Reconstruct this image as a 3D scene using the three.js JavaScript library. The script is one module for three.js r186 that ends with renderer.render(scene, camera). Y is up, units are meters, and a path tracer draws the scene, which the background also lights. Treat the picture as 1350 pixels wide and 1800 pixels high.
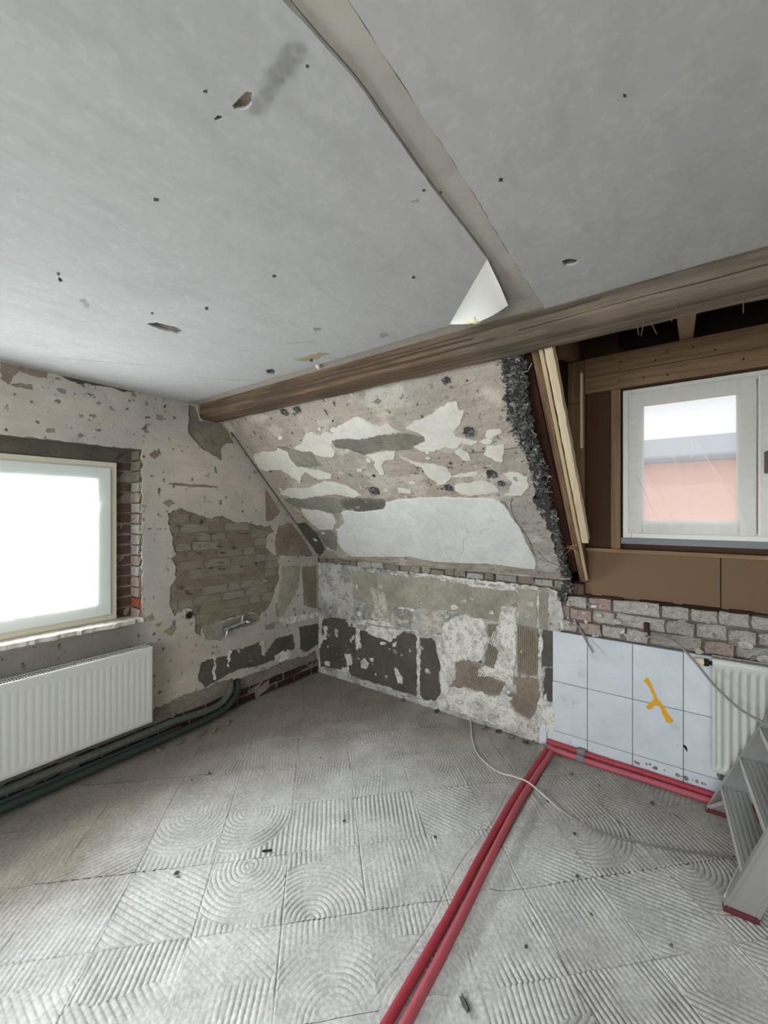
import * as THREE from 'three';
import { RectAreaLightUniformsLib } from 'three/addons/lights/RectAreaLightUniformsLib.js';
import { RoundedBoxGeometry } from 'three/addons/geometries/RoundedBoxGeometry.js';
import { mergeGeometries, mergeVertices } from 'three/addons/utils/BufferGeometryUtils.js';

// ---------------------------------------------------------------- camera, sky, lights, exposure
// Room axes: x = 0 is the left wall, z = 0 the low wall at the back, y up, metres.
const CEIL = 2.395;                         // ceiling height
const scene = new THREE.Scene();
const camera = new THREE.PerspectiveCamera(102.3, 1350 / 1800, 0.05, 200);
camera.position.set(2.95, 1.59, 2.92);
camera.lookAt(2.95 - 0.5913, 1.59, 2.92 - 0.8064);
const renderer = new THREE.WebGLRenderer({ antialias: true });
renderer.toneMapping = THREE.LinearToneMapping;
renderer.toneMappingExposure = 1.05;
renderer.shadowMap.enabled = true;
RectAreaLightUniformsLib.init();
scene.background = new THREE.Color(0.93, 0.97, 1.0);   // overcast white sky
scene.backgroundIntensity = 1.1;
function daylight(name, w, h, at, towards, intensity, color) {
  const l = new THREE.RectAreaLight(color, intensity, w, h);
  l.name = name; l.position.set(...at); l.lookAt(...towards); scene.add(l);
}
daylight('window_daylight', 1.16, 0.80, [-0.2, 1.4, 2.45], [3, 1.4, 2.45], 16.5, new THREE.Color(0.95, 0.985, 1.0));
daylight('street_sky_panel', 2.8, 1.7, [-1.7, 2.95, 2.5], [0.6, 1.2, 2.4], 19, new THREE.Color(0.93, 0.975, 1.0));  // unseen panel standing in for the sky above the left window
daylight('dormer_sky_panel', 2.6, 2.0, [3.26, 4.1, -2.1], [3.26, 1.9, -0.1], 4, new THREE.Color(0.94, 0.98, 1.0));  // unseen panel standing in for the sky above the dormer
daylight('rear_fill_light', 2.3, 1.15, [2.6, 1.45, 5.08], [2.6, 1.45, 0], 10, new THREE.Color(0.94, 0.98, 1.0));  // fill light added in the unseen rear window

// ---------------------------------------------------------------- helpers
const seeded = (s) => () => { s = (s * 1664525 + 1013904223) >>> 0; return s / 4294967296; };
const rnd = seeded(77);
const between = (a, b) => a + (b - a) * rnd();
const clamp01 = (x) => (x < 0 ? 0 : x > 1 ? 1 : x);
const sstep = (a, b, x) => { const t = clamp01((x - a) / (b - a)); return t * t * (3 - 2 * t); };
const mix = (a, b, t) => a + (b - a) * t;
const PERM = new Float32Array(65536); { const r = seeded(5); for (let i = 0; i < 65536; i++) PERM[i] = r(); }
const lattice = (x, y) => PERM[((x * 73856093) ^ (y * 19349663)) & 65535];
function noise(x, y) {
  const ix = Math.floor(x), iy = Math.floor(y); let u = x - ix, v = y - iy;
  u = u * u * (3 - 2 * u); v = v * v * (3 - 2 * v);
  const a = lattice(ix, iy), b = lattice(ix + 1, iy), c = lattice(ix, iy + 1), d = lattice(ix + 1, iy + 1);
  return a + (b - a) * u + (c - a + (a - b - c + d) * u) * v;
}
function fbm(x, y, o = 4) { let s = 0, a = 0.5, t = 0; for (let i = 0; i < o; i++) { s += a * noise(x, y); t += a; a *= 0.5; x = x * 2.03 + 17.3; y = y * 2.03 + 9.1; } return s / t; }
function wrapNoise(x, y, p) {
  const ix = Math.floor(x), iy = Math.floor(y), m = (k) => ((k % p) + p) % p; let u = x - ix, v = y - iy;
  u = u * u * (3 - 2 * u); v = v * v * (3 - 2 * v);
  const a = lattice(m(ix), m(iy)), b = lattice(m(ix + 1), m(iy)), c = lattice(m(ix), m(iy + 1)), d = lattice(m(ix + 1), m(iy + 1));
  return a + (b - a) * u + (c - a + (a - b - c + d) * u) * v;
}
function wrapFbm(u, v, p, o) { let s = 0, a = 0.5, t = 0; for (let i = 0; i < o; i++) { s += a * wrapNoise(u * p + i * 31 * 0, v * p, p); t += a; a *= 0.55; p *= 2; } return s / t; }

// a texture computed texel by texel: fn(u, v) gives [r, g, b] in 0..1 (sRGB values when color is true)
function texture(w, h, fn, color, metresW, metresH, offU = 0, offV = 0) {
  const d = new Uint8Array(w * h * 4);
  for (let j = 0, k = 0; j < h; j++) for (let i = 0; i < w; i++, k += 4) {
    const c = fn((i + 0.5) / w, (j + 0.5) / h);
    if (typeof c === 'number') d[k] = d[k + 1] = d[k + 2] = clamp01(c) * 255;
    else { d[k] = clamp01(c[0]) * 255; d[k + 1] = clamp01(c[1]) * 255; d[k + 2] = clamp01(c[2]) * 255; }
    d[k + 3] = 255;
  }
  const t = new THREE.DataTexture(d, w, h);
  t.wrapS = t.wrapT = THREE.RepeatWrapping; t.magFilter = THREE.LinearFilter; t.minFilter = THREE.LinearFilter;
  if (color) t.colorSpace = THREE.SRGBColorSpace;
  t.repeat.set(1 / metresW, 1 / metresH); t.offset.set(-offU / metresW, -offV / metresH);
  t.needsUpdate = true;
  return t;
}
const gray = (t, k) => [t * k[0], t * k[1], t * k[2]];

// shared tileable grain: mottled tone and a bump with pits
const mottleMap = texture(512, 512, (u, v) => {
  const a = wrapFbm(u, v, 4, 5), b = wrapFbm(u + 0.37, v + 0.11, 32, 3), c = wrapNoise(u * 128, v * 128, 128);
  let t = 0.80 + 0.30 * (a - 0.5) + 0.16 * (b - 0.5) + 0.08 * (c - 0.5);
  if (b > 0.80) t -= 0.14;
  return [t * 1.05, t * 1.035, t * 1.01];
}, true, 0.9, 0.9);
const grainBump = texture(512, 512, (u, v) => 0.5 + 0.5 * (wrapFbm(u, v, 16, 5) - 0.5) + 0.35 * (wrapNoise(u * 100, v * 100, 100) - 0.5), false, 0.6, 0.6);
const paleMap = texture(512, 512, (u, v) => {
  const a = wrapFbm(u, v, 5, 5), b = wrapFbm(u + 0.7, v + 0.31, 24, 3); let t = 0.94 + 0.12 * (a - 0.5) + 0.10 * (b - 0.5); if (b > 0.78) t -= 0.25 * (b - 0.78) * 3;
  return [t, t, t * 0.99];
}, true, 0.8, 0.8);
const scrapedMap = texture(1024, 1024, (u, v) => {
  const a = wrapFbm(u, v, 8, 5), b = wrapFbm(u + 0.27, v + 0.61, 28, 4), c = wrapFbm(u + 0.5, v + 0.13, 64, 3);
  let t = 0.99 - 0.11 * sstep(0.48, 0.62, b) - 0.10 * sstep(0.52, 0.66, a) - 0.18 * sstep(0.60, 0.72, c) + 0.06 * (c - 0.5);
  return [t, t * 0.99, t * 0.97];
}, true, 0.9, 0.9);
const roughBump = texture(1024, 1024, (u, v) => {
  const a = wrapFbm(u, v, 12, 5), b = wrapFbm(u + 0.21, v + 0.53, 40, 3);
  return 0.45 + 0.8 * (a - 0.5) + 0.5 * Math.max(0, b - 0.55) - 0.6 * Math.max(0, 0.36 - b);
}, false, 1.1, 1.1);
function woodMap(dark, light, knots, seed) {
  return texture(1024, 256, (u, v) => {
    const warp = 0.06 * (wrapFbm(u, v, 4, 3) - 0.5);
    let g = wrapFbm(u * 0.25 + seed, (v + warp) * 4, 8, 4), f = wrapNoise(u * 24, v * 200, 200);
    let t = 0.55 * g + 0.25 * f + 0.2 * wrapFbm(u, v, 6, 3);
    t = clamp01((t - 0.25) * 1.9);
    if (knots) for (const [ku, kv] of knots) { const du = (u - ku) * 6, dv = (v - kv) * 1.2, r = Math.hypot(du, dv); if (r < 0.09) t *= sstep(0.0, 0.09, r) * 0.8; }
    return [mix(dark[0], light[0], t), mix(dark[1], light[1], t), mix(dark[2], light[2], t)];
  }, true, 1.3, 0.34);
}
const pineLitMap = woodMap([0.74, 0.67, 0.55], [0.90, 0.84, 0.72], null, 1.9);
const oldWoodMap = woodMap([0.22, 0.155, 0.10], [0.62, 0.51, 0.39], null, 0.3);
const pineMap = woodMap([0.47, 0.37, 0.26], [0.66, 0.55, 0.41], [[0.2, 0.3], [0.55, 0.7], [0.83, 0.2]], 0.7);

const std = (o) => new THREE.MeshStandardMaterial({ roughness: 0.92, ...o });
const plasterMat = (hex, bump = 0.0015) => std({ color: hex, map: mottleMap, bumpMap: grainBump, bumpScale: bump });
const MAT = {
  paint: std({ color: 0xdcd9d1, map: paleMap, bumpMap: grainBump, bumpScale: 0.001 }), panel: std({ color: 0xe4e6e4, map: paleMap, bumpMap: grainBump, bumpScale: 0.0012 }), glue: plasterMat(0x9a998f), glue_dark: plasterMat(0x625f56),
  glue_light: plasterMat(0xb0aca1), skim: std({ color: 0xe0dfdb, map: scrapedMap, bumpMap: roughBump, bumpScale: 0.008 }), plaster_brown: plasterMat(0x9a8e81), rough: std({ color: 0xc6c2b9, map: scrapedMap, bumpMap: roughBump, bumpScale: 0.012 }),
  comb: plasterMat(0xa2988b), comb_grey: plasterMat(0x94938a), groove: plasterMat(0xa19d94), crack: plasterMat(0x5b544b),
  mortar: plasterMat(0x958d83, 0.006), mortarPale: plasterMat(0x8d847b, 0.008), brickDull: plasterMat(0xada293, 0.004), brickDull2: plasterMat(0xa19587, 0.004), brickDull3: plasterMat(0xb4aca2, 0.004),
  brickRed: plasterMat(0x5a372f, 0.004), brickDarkRed: plasterMat(0x412823, 0.004), brickOrange: plasterMat(0xb96f47, 0.003), brickBrown: plasterMat(0x6f5b50, 0.004),
  brickWash: std({ color: 0xd2cec8, map: scrapedMap, bumpMap: roughBump, bumpScale: 0.01 }), brickWash2: std({ color: 0xbcb7b0, map: scrapedMap, bumpMap: roughBump, bumpScale: 0.01 }), brickPink: std({ color: 0xc4b1aa, map: scrapedMap, bumpMap: roughBump, bumpScale: 0.01 }), brickWhite: plasterMat(0xebe6dc, 0.006),
  tar: std({ color: 0x3a3a39, roughness: 0.85 }), tarGrey: std({ color: 0x6f7170, roughness: 0.9 }), tarLight: std({ color: 0xa5a6a3, roughness: 0.9 }),
  oldWood: std({ map: oldWoodMap, bumpMap: oldWoodMap, bumpScale: 0.003 }), oldWoodDark: std({ color: 0x7d6a58, map: oldWoodMap }), redBoard: std({ color: 0x8a614c, map: oldWoodMap }),
  pine: std({ map: pineMap, roughness: 0.75 }), pineGrey: std({ color: 0xe8e0d2, map: pineLitMap, roughness: 0.8 }), pineLit: std({ color: 0xffffff, map: pineLitMap, roughness: 0.8 }),
  fibre: std({ color: 0x7a614a, roughness: 0.9 }), fibreDark: std({ color: 0x553c2a, roughness: 0.9 }), voidDark: std({ color: 0x2a1d15, roughness: 1 }),
  upvc: std({ color: 0xe9e8e0, roughness: 0.4 }), upvcCream: std({ color: 0xcfcab4, roughness: 0.5 }), gapDark: std({ color: 0x22232a, roughness: 0.7 }), sealBlue: std({ color: 0x7a7f85, roughness: 0.5 }),
  enamel: std({ color: 0xcaccc5, roughness: 0.35 }), enamelInner: std({ color: 0x8c8e8a, roughness: 0.5 }), steel: std({ color: 0xb5b8bb, roughness: 0.3, metalness: 0.9 }),
  alu: std({ color: 0xb4b4b3, roughness: 0.45, metalness: 0.7 }), aluBright: std({ color: 0xdcdcdc, roughness: 0.38, metalness: 0.6 }), redPlastic: std({ color: 0x62242c, roughness: 0.6 }),
  pipeRed: std({ color: 0xa53843, roughness: 0.55, bumpMap: grainBump, bumpScale: 0.002 }), pipePink: std({ color: 0xb65660, roughness: 0.6, bumpMap: grainBump, bumpScale: 0.002 }),
  pipeGreen: std({ color: 0x2d3c33, roughness: 0.7, map: mottleMap }), pipeGreenDusty: std({ color: 0x5d685c, roughness: 0.85, map: mottleMap }), clipGrey: std({ color: 0x77797a, roughness: 0.6 }),
  cableWhite: std({ color: 0xd2cec4, roughness: 0.6 }), cableSoiled: std({ color: 0xffffff, roughness: 0.7, vertexColors: true }), cableGrey: std({ color: 0x8d8883, roughness: 0.6 }), black: std({ color: 0x161514, roughness: 0.8 }),
  foam: std({ color: 0xe9e0bd, roughness: 0.9 }), straw: std({ color: 0xb28d5f, roughness: 0.8 }), rust: std({ color: 0x5d4a3c, roughness: 0.8 }),
  tile: std({ color: 0xffffff, roughness: 0.22 }), grout: std({ color: 0x7d828b, roughness: 0.9 }), yellow: std({ color: 0xe0a517, roughness: 0.6 }),
  glass: new THREE.MeshPhysicalMaterial({ color: 0xffffff, transmission: 1, thickness: 0, roughness: 0.02, ior: 1.45, specularIntensity: 0.15 }),
  filmCrease: new THREE.MeshPhysicalMaterial({ color: 0xffffff, transmission: 0.95, thickness: 0, roughness: 1, ior: 1.1 }),
  filmHazy: new THREE.MeshPhysicalMaterial({ color: 0xffffff, transmission: 0.9, thickness: 0, roughness: 0.5, ior: 1.2, side: THREE.DoubleSide }),
  film: new THREE.MeshPhysicalMaterial({ color: 0xf6fafc, transmission: 0.97, thickness: 0, roughness: 0.42, ior: 1.2, side: THREE.DoubleSide }),
};

const used = new Map();
function numbered(n) { const k = used.get(n) ?? 0; used.set(n, k + 1); return k ? `${n}_${String(k).padStart(3, '0')}` : n; }
function tag(o, label, category, group, kind) { Object.assign(o.userData, { ...(label && { label }), ...(category && { category }), ...(group && { group }), ...(kind && { kind }) }); return o; }
function place(o, parent) {
  if (o.isMesh) { o.castShadow = o.receiveShadow = true; }
  (parent ?? scene).add(o); return o;
}
function mesh(name, geo, m, parent, at, turn) {
  const o = new THREE.Mesh(geo, m); o.name = parent ? name : numbered(name);
  if (at) o.position.set(...at);
  if (turn) o.rotation.set(...turn);
  return place(o, parent);
}
function group(name, at = [0, 0, 0], turn = [0, 0, 0]) { const o = new THREE.Group(); o.name = numbered(name); o.position.set(...at); o.rotation.set(...turn); scene.add(o); return o; }
function structure(name, at, turn, label) { const o = group(name, at, turn); return tag(o, label, null, null, 'structure'); }
// boxes given by their two corners, with slightly rounded edges and uv in metres
function boxUV(g) {
  const p = g.attributes.position, n = g.attributes.normal, uv = g.attributes.uv;
  g.computeBoundingBox(); const s = g.boundingBox.getSize(new THREE.Vector3()), long = s.x >= s.y && s.x >= s.z ? 0 : s.y >= s.z ? 1 : 2;
  for (let i = 0; i < p.count; i++) {
    const c = [p.getX(i), p.getY(i), p.getZ(i)], a = [Math.abs(n.getX(i)), Math.abs(n.getY(i)), Math.abs(n.getZ(i))], k = a.indexOf(Math.max(...a));
    const rest = [0, 1, 2].filter((q) => q !== k), u = rest.includes(long) ? long : rest[0], v = rest.find((q) => q !== u);
    uv.setXY(i, c[u], c[v] + 0.31 * k);
  }
  return g;
}
function boxGeo(lo, hi, r = 0.003) {
  const s = hi.map((h, k) => h - lo[k]), g = r > 0 ? new RoundedBoxGeometry(...s, 1, Math.min(r, ...s.map((x) => x * 0.45))) : new THREE.BoxGeometry(...s);
  g.translate(...lo.map((l, k) => (l + hi[k]) / 2)); return boxUV(g);
}
const box = (name, lo, hi, m, parent, r) => mesh(name, boxGeo(lo, hi, r), m, parent);
const bare = (g) => { const q = g.index ? g.toNonIndexed() : g; for (const k of Object.keys(q.attributes)) if (!['position', 'normal', 'uv'].includes(k)) q.deleteAttribute(k); return q; };
const merged = (list) => mergeGeometries(list.map(bare));
const tube = (pts, r, seg = 60, around = 8) => new THREE.TubeGeometry(new THREE.CatmullRomCurve3(pts.map((p) => new THREE.Vector3(...p))), seg, r, around, false);
const bar = (a, b, r, around = 10) => {
  const A = new THREE.Vector3(...a), B = new THREE.Vector3(...b), d = B.clone().sub(A), g = new THREE.CylinderGeometry(r, r, d.length(), around);
  g.applyQuaternion(new THREE.Quaternion().setFromUnitVectors(new THREE.Vector3(0, 1, 0), d.normalize())); return g.translate(...A.add(B).multiplyScalar(0.5).toArray());
};
// a broken outline: points along the polygon pushed in and out by noise
function ragged(pts, amp = 0.006, step = 0.014, seed = 0, open = false) {
  const out = [];
  for (let i = 0; i < pts.length - (open ? 1 : 0); i++) {
    const a = pts[i], b = pts[(i + 1) % pts.length], len = Math.hypot(b[0] - a[0], b[1] - a[1]), n = Math.max(1, Math.round(len / step)), nx = (b[1] - a[1]) / (len || 1), ny = -(b[0] - a[0]) / (len || 1);
    for (let k = 0; k < n; k++) {
      const t = k / n, x = mix(a[0], b[0], t), y = mix(a[1], b[1], t), d = amp * (2 * fbm(x * 42 + seed, y * 42 - seed, 3) - 1) * 1.7;
      out.push([x + nx * d, y + ny * d]);
    }
  }
  if (open) out.push(pts[pts.length - 1]);
  return out;
}
const shapeOf = (pts, holes = []) => { const s = new THREE.Shape(pts.map((p) => new THREE.Vector2(...p))); for (const h of holes) s.holes.push(new THREE.Path(h.map((p) => new THREE.Vector2(...p)))); return s; };
const plate = (pts, depth, holes = [], back = 0) => new THREE.ExtrudeGeometry(shapeOf(pts, holes), { depth, bevelEnabled: false }).translate(0, 0, back);
// a layer left on a wall, proud of it by `thick`, with a broken bevelled edge
function layer(parent, name, pts, thick, m, z = 0, amp = 0.006) {
  const g = new THREE.ExtrudeGeometry(shapeOf(ragged(pts, amp, 0.013, pts[0][0] * 10)), { depth: thick * 0.4 + 0.004, bevelEnabled: true, bevelThickness: thick * 0.6, bevelSize: thick * 0.45, bevelOffset: -thick * 0.45, bevelSegments: 1 });
  return mesh(name, g.translate(0, 0, z - 0.004), m, parent);
}
// ridges of a notched trowel across a polygon, each a low wavering bar
function ridges(pts, angle, pitch, high, z) {
  const c = Math.cos(angle), s = Math.sin(angle), q = pts.map(([x, y]) => [x * c + y * s, -x * s + y * c]), ys = q.map((p) => p[1]), pos = [];
  for (let y = Math.min(...ys) + pitch * 0.4; y < Math.max(...ys); y += pitch) {
    const cut = [];
    for (let i = 0; i < q.length; i++) { const a = q[i], b = q[(i + 1) % q.length]; if ((a[1] > y) !== (b[1] > y)) cut.push(a[0] + ((y - a[1]) / (b[1] - a[1])) * (b[0] - a[0])); }
    cut.sort((a, b) => a - b);
    for (let k = 0; k + 1 < cut.length; k += 2) {
      const a = cut[k] + 0.004, b = cut[k + 1] - 0.004, n = Math.max(2, Math.ceil((b - a) / 0.03)); if (b - a < 0.02) continue;
      const row = [];
      for (let i = 0; i <= n; i++) {
        const x = mix(a, b, i / n), w = pitch * (0.24 + 0.1 * noise(x * 40, y * 50)), h = (i === 0 || i === n ? 0.2 : 0.65 + 0.5 * noise(x * 30 + 7, y * 40)) * high, dy = 0.002 * (noise(x * 18, y * 22) - 0.5);
        row.push([[x, y + dy - w, z], [x, y + dy - w * 0.4, z + h], [x, y + dy + w * 0.4, z + h], [x, y + dy + w, z]]);
      }
      for (let i = 0; i < n; i++) for (let e = 0; e < 3; e++) { const A = row[i][e], B = row[i + 1][e], C = row[i + 1][e + 1], D = row[i][e + 1]; pos.push(...A, ...B, ...C, ...A, ...C, ...D); }
    }
  }
  const v = new Float32Array(pos), uv = new Float32Array((pos.length / 3) * 2);
  for (let i = 0; i < pos.length; i += 3) { const x = v[i], y = v[i + 1]; v[i] = x * c - y * s; v[i + 1] = x * s + y * c; uv[(i / 3) * 2] = v[i]; uv[(i / 3) * 2 + 1] = v[i + 1]; }
  const g = new THREE.BufferGeometry(); g.setAttribute('position', new THREE.BufferAttribute(v, 3)); g.setAttribute('uv', new THREE.BufferAttribute(uv, 2)); g.computeVertexNormals(); return g;
}
// bricks: six worn shapes of unit size, scaled to each place
const BRICKS = Array.from({ length: 6 }, (_, k) => {
  const g = new THREE.BoxGeometry(1, 1, 1, 3, 2, 1), p = g.attributes.position;
  for (let i = 0; i < p.count; i++) {
    const x = p.getX(i), y = p.getY(i), z = p.getZ(i), h = (a) => lattice(Math.round(x * 6) + 40 * k + a, Math.round(y * 4) * 7 + Math.round(z * 2) * 91 + a) - 0.5;
    p.setXYZ(i, x + 0.07 * h(1), y + 0.12 * h(2), z + 0.16 * h(3));
  }
  const q = g.toNonIndexed(); q.computeVertexNormals(); return q;
});
function brick(parent, lo, hi, m, name = 'brick') {
  const o = new THREE.Mesh(BRICKS[Math.floor(rnd() * 6)], m); o.name = name;
  o.position.set(...lo.map((l, k) => (l + hi[k]) / 2)); o.scale.set(...lo.map((l, k) => hi[k] - l)); o.rotation.z = between(-0.012, 0.012);
  return place(o, parent);
}
const pick = (list) => list[Math.floor(rnd() * list.length)];
function inside(x, y, pts) { let c = false; for (let i = 0, j = pts.length - 1; i < pts.length; j = i++) if ((pts[i][1] > y) !== (pts[j][1] > y) && x < ((pts[j][0] - pts[i][0]) * (y - pts[i][1])) / (pts[j][1] - pts[i][1]) + pts[i][0]) c = !c; return c; }
const rect = (x0, y0, x1, y1) => [[x0, y0], [x1, y0], [x1, y1], [x0, y1]];

// ---------------------------------------------------------------- floor: diagonal tile beds with trowel ridges
const floor = structure('floor', [0, 0, 0], [-Math.PI / 2, 0, 0], 'grey screed floor with diagonal beds of ridged tile adhesive');
{
  mesh('screed', plate(rect(-0.4, -5.2, 4.9, 0.3), 0.16, [], -0.168), plasterMat(0xa9a59f), floor);
  const P0 = 0.205, Q0 = 2.185, STEP = 0.3315, R = Math.SQRT1_2;
  const bedMap = texture(512, 512, (u, v) => { const t = 0.86 + 0.2 * (wrapFbm(u, v, 6, 5) - 0.5) + 0.14 * (wrapNoise(u * 90, v * 90, 90) - 0.5); return [t, t * 0.995, t * 0.985]; }, true, 0.7, 0.7);
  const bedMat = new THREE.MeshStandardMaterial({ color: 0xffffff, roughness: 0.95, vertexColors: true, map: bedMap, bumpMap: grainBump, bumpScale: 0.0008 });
  const spec = (i, j) => {           // trowel stroke of one bed: direction, arc centre, pitch, strength
    const r = seeded(((i + 40) * 7919 + (j + 40) * 104729) >>> 0); r(); r(); const a = r();
    const right = i >= 1, s = { arc: a < (right ? 0.2 : 0.36), angle: (a < 0.8 ? 0 : a < 0.9 ? 1.1 : -0.9) + (r() - 0.5) * 0.24, cp: 0.05 + 0.22 * r(), cq: r() < 0.8 ? -0.05 + 0.09 * r() : 0.3 + 0.1 * r(), pitch: 0.0185 + 0.006 * r(), amp: 0.6 + 0.5 * r(), lift: (r() - 0.5) * 0.003, seed: r() * 50 };
    if (r() < 0.25) s.second = { angle: s.angle + (r() < 0.5 ? 0.9 : -0.8), cut: 0.10 + 0.1 * r() };
    return s;
  };
  const specs = new Map(), of = (i, j) => { const k = i * 1000 + j; if (!specs.has(k)) specs.set(k, spec(i, j)); return specs.get(k); };
  const comb = (d, pitch) => { const t = d / pitch - Math.floor(d / pitch), w = Math.abs(t - 0.5) * 2; return sstep(0.98, 0.42, w); };
  function height(s, i, j, lp, lq, x, z) {
    const wob = 0.004 * (fbm(lp * 14 + s.seed, lq * 14, 2) - 0.5);
    let d, dir = s.angle;
    if (s.second && lq > s.second.cut + 0.06 * (noise(lp * 12, s.seed) - 0.5)) dir = s.second.angle;
    if (s.arc) { const dx = lp - s.cp, dy = lq - s.cq, r = Math.hypot(dx * 1.1, dy); d = r < 0.27 ? r : lp; } else d = lp * Math.cos(dir) + lq * Math.sin(dir);
    const flat = sstep(0.36, 0.66, fbm(x * 4.3 + 3, z * 4.3 + s.seed * 0.05, 3) + 0.14 * sstep(2.3, 2.6, x));            // squashed where the tile sat firmly
    const dusty = sstep(0.35, 1.15, x + 0.45 * (fbm(x * 2, z * 2, 3) - 0.5)) * sstep(0.0, 0.8, z + 0.25 + 0.4 * (noise(x * 3, z * 3) - 0.5));
    const near = sstep(2.02, 1.97, x) + sstep(2.40, 2.47, x);                                // smoothed beside the conduits
    let amp = 0.0058 * s.amp * (0.12 + 0.88 * flat) * (0.15 + 0.85 * dusty) * mix(0.35, 1, clamp01(near + sstep(0.55, 0.75, fbm(x * 9, z * 9, 2))));
    let h = amp * (comb(d + wob, s.pitch) - 0.6) + s.lift + 0.003 * (fbm(x * 11, z * 11, 3) - 0.5);
    if (dir === 0 && !s.arc && flat > 0.7) h -= 0.0012 * comb(lq * 1.0 + wob, 0.055) * 0;
    const e = Math.min(lp, lq, STEP - lp, STEP - lq);                                         // the joint: a low seam with a crack beside it
    h += 0.0022 * sstep(0.012, 0.004, e) * noise(x * 30, z * 30) - 0.0045 * sstep(0.0045, 0.001, e) * sstep(0.35, 0.55, noise(x * 5, z * 5 + 3));
    const c = x - 2.138 - 0.012 * Math.sin(z * 9); h -= 0.003 * sstep(0.005, 0.001, Math.abs(c)) * sstep(0.55, 0.62, z) * sstep(1.9, 1.8, z);   // saw cut
    h += 0.016 * sstep(2.235, 2.255, x) * sstep(2.34, 2.28, x) * sstep(0.15, 0.35, z);        // mortar fillet along the conduits
    return h - 0.001;
  }
  for (let i = -10; i <= 8; i++) for (let j = -8; j <= 9; j++) {
    const pc = P0 + (i + 0.5) * STEP, qc = Q0 + (j + 0.5) * STEP, cx = (qc + pc) * R, cz = (qc - pc) * R;
    if (cx < -0.2 || cx > 3.9 || cz < -0.2 || cz > 3.25) continue;
    const dx = cx - 2.95, dz = cz - 2.92, fwd = -0.5913 * dx - 0.8064 * dz, side = 0.8064 * dx - 0.5913 * dz;
    if (fwd < 0.75 || Math.abs(side) > fwd * 0.98 + 0.3) continue;
    const n = fwd < 2.0 ? 96 : fwd < 2.7 ? 72 : 54, s = of(i, j), N = n + 1, pos = new Float32Array(N * N * 3), nor = new Float32Array(N * N * 3), col = new Float32Array(N * N * 3), uv = new Float32Array(N * N * 2), idx = [];
    const H = new Float32Array(N * N), st = STEP / n;
    for (let b = 0, k = 0; b < N; b++) for (let a = 0; a < N; a++, k++) {
      const lp = a * st, lq = b * st, p = P0 + i * STEP + lp, q = Q0 + j * STEP + lq; let x = (q + p) * R, z = (q - p) * R;
      const h = H[k] = height(s, i, j, lp, lq, x, z);
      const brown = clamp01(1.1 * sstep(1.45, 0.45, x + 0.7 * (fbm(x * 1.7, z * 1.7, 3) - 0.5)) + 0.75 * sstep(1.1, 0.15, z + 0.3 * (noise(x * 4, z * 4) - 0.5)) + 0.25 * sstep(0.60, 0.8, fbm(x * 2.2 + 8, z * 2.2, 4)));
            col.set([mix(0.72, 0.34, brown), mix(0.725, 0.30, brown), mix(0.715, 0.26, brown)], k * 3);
      x = Math.max(0.001, x); z = Math.max(0.001, z);
      pos.set([x, -z, h], k * 3); uv.set([x, -z], k * 2);
      if (a < n && b < n) idx.push(k, k + N, k + 1, k + 1, k + N, k + N + 1);
    }
    for (let b = 0, k = 0; b < N; b++) for (let a = 0; a < N; a++, k++) {
      const hp = (H[b * N + Math.min(n, a + 1)] - H[b * N + Math.max(0, a - 1)]) / (2 * st), hq = (H[Math.min(n, b + 1) * N + a] - H[Math.max(0, b - 1) * N + a]) / (2 * st);
      const gx = (hp + hq) * R, gz = (hq - hp) * R, l = Math.hypot(gx, gz, 1); nor.set([-gx / l, gz / l, 1 / l], k * 3);
    }
    const g = new THREE.BufferGeometry();
    g.setAttribute('position', new THREE.BufferAttribute(pos, 3)); g.setAttribute('normal', new THREE.BufferAttribute(nor, 3)); g.setAttribute('uv', new THREE.BufferAttribute(uv, 2)); g.setAttribute('color', new THREE.BufferAttribute(col, 3)); g.setIndex(idx);
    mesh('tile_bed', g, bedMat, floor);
  }
}

// ---------------------------------------------------------------- left wall with its window opening (local x = -z, z = out of the wall)
const leftWall = structure('wall_left', [0, 0, 0], [0, Math.PI / 2, 0], 'left wall of patched pale plaster over bare brick');
const WIN = { z0: 1.64, z1: 3.26, y0: 0.87, y1: 2.01, fz0: 1.755, fz1: 3.14, fy0: 0.885, fy1: 1.915 };
const leftHoles = [], leftLayers = [];
function left(kind, pts) { if (kind.startsWith('hole')) leftHoles.push([kind, pts]); else leftLayers.push([kind, pts]); }
// ---------------------------------------------------------------- sloped wall under the roof (local x = x, y = up the slope)
const SL = { tan: 1.104, y0: 1.15, s: 0.7412, c: 0.6713 };
const slopeWall = structure('wall_slope', [0, SL.y0, 0], [Math.atan2(SL.c, SL.s), 0, 0], 'sloping attic wall of old grey plaster with peeling white paint');
const backWall = structure('wall_back', [0, 0, 0], [0, 0, 0], 'low back wall, scraped plaster on the left, pale tiles and bare brick on the right');
const TH = { paint: 0.005, panel: 0.008, glue: 0.0035, glue_dark: 0.003, glue_light: 0.004, skim: 0.006, plaster_brown: 0.003, rough: 0.006, comb: 0.002, groove: 0.002, crack: 0.001 };
const PART = { paint: 'paint_patch', panel: 'plaster_panel', glue: 'adhesive_patch', glue_dark: 'adhesive_patch', glue_light: 'adhesive_patch', skim: 'plaster_patch', plaster_brown: 'bare_plaster_patch', rough: 'plaster_patch', comb: 'combed_adhesive_patch', groove: 'chased_channel', crack: 'bare_plaster_patch' };
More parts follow.
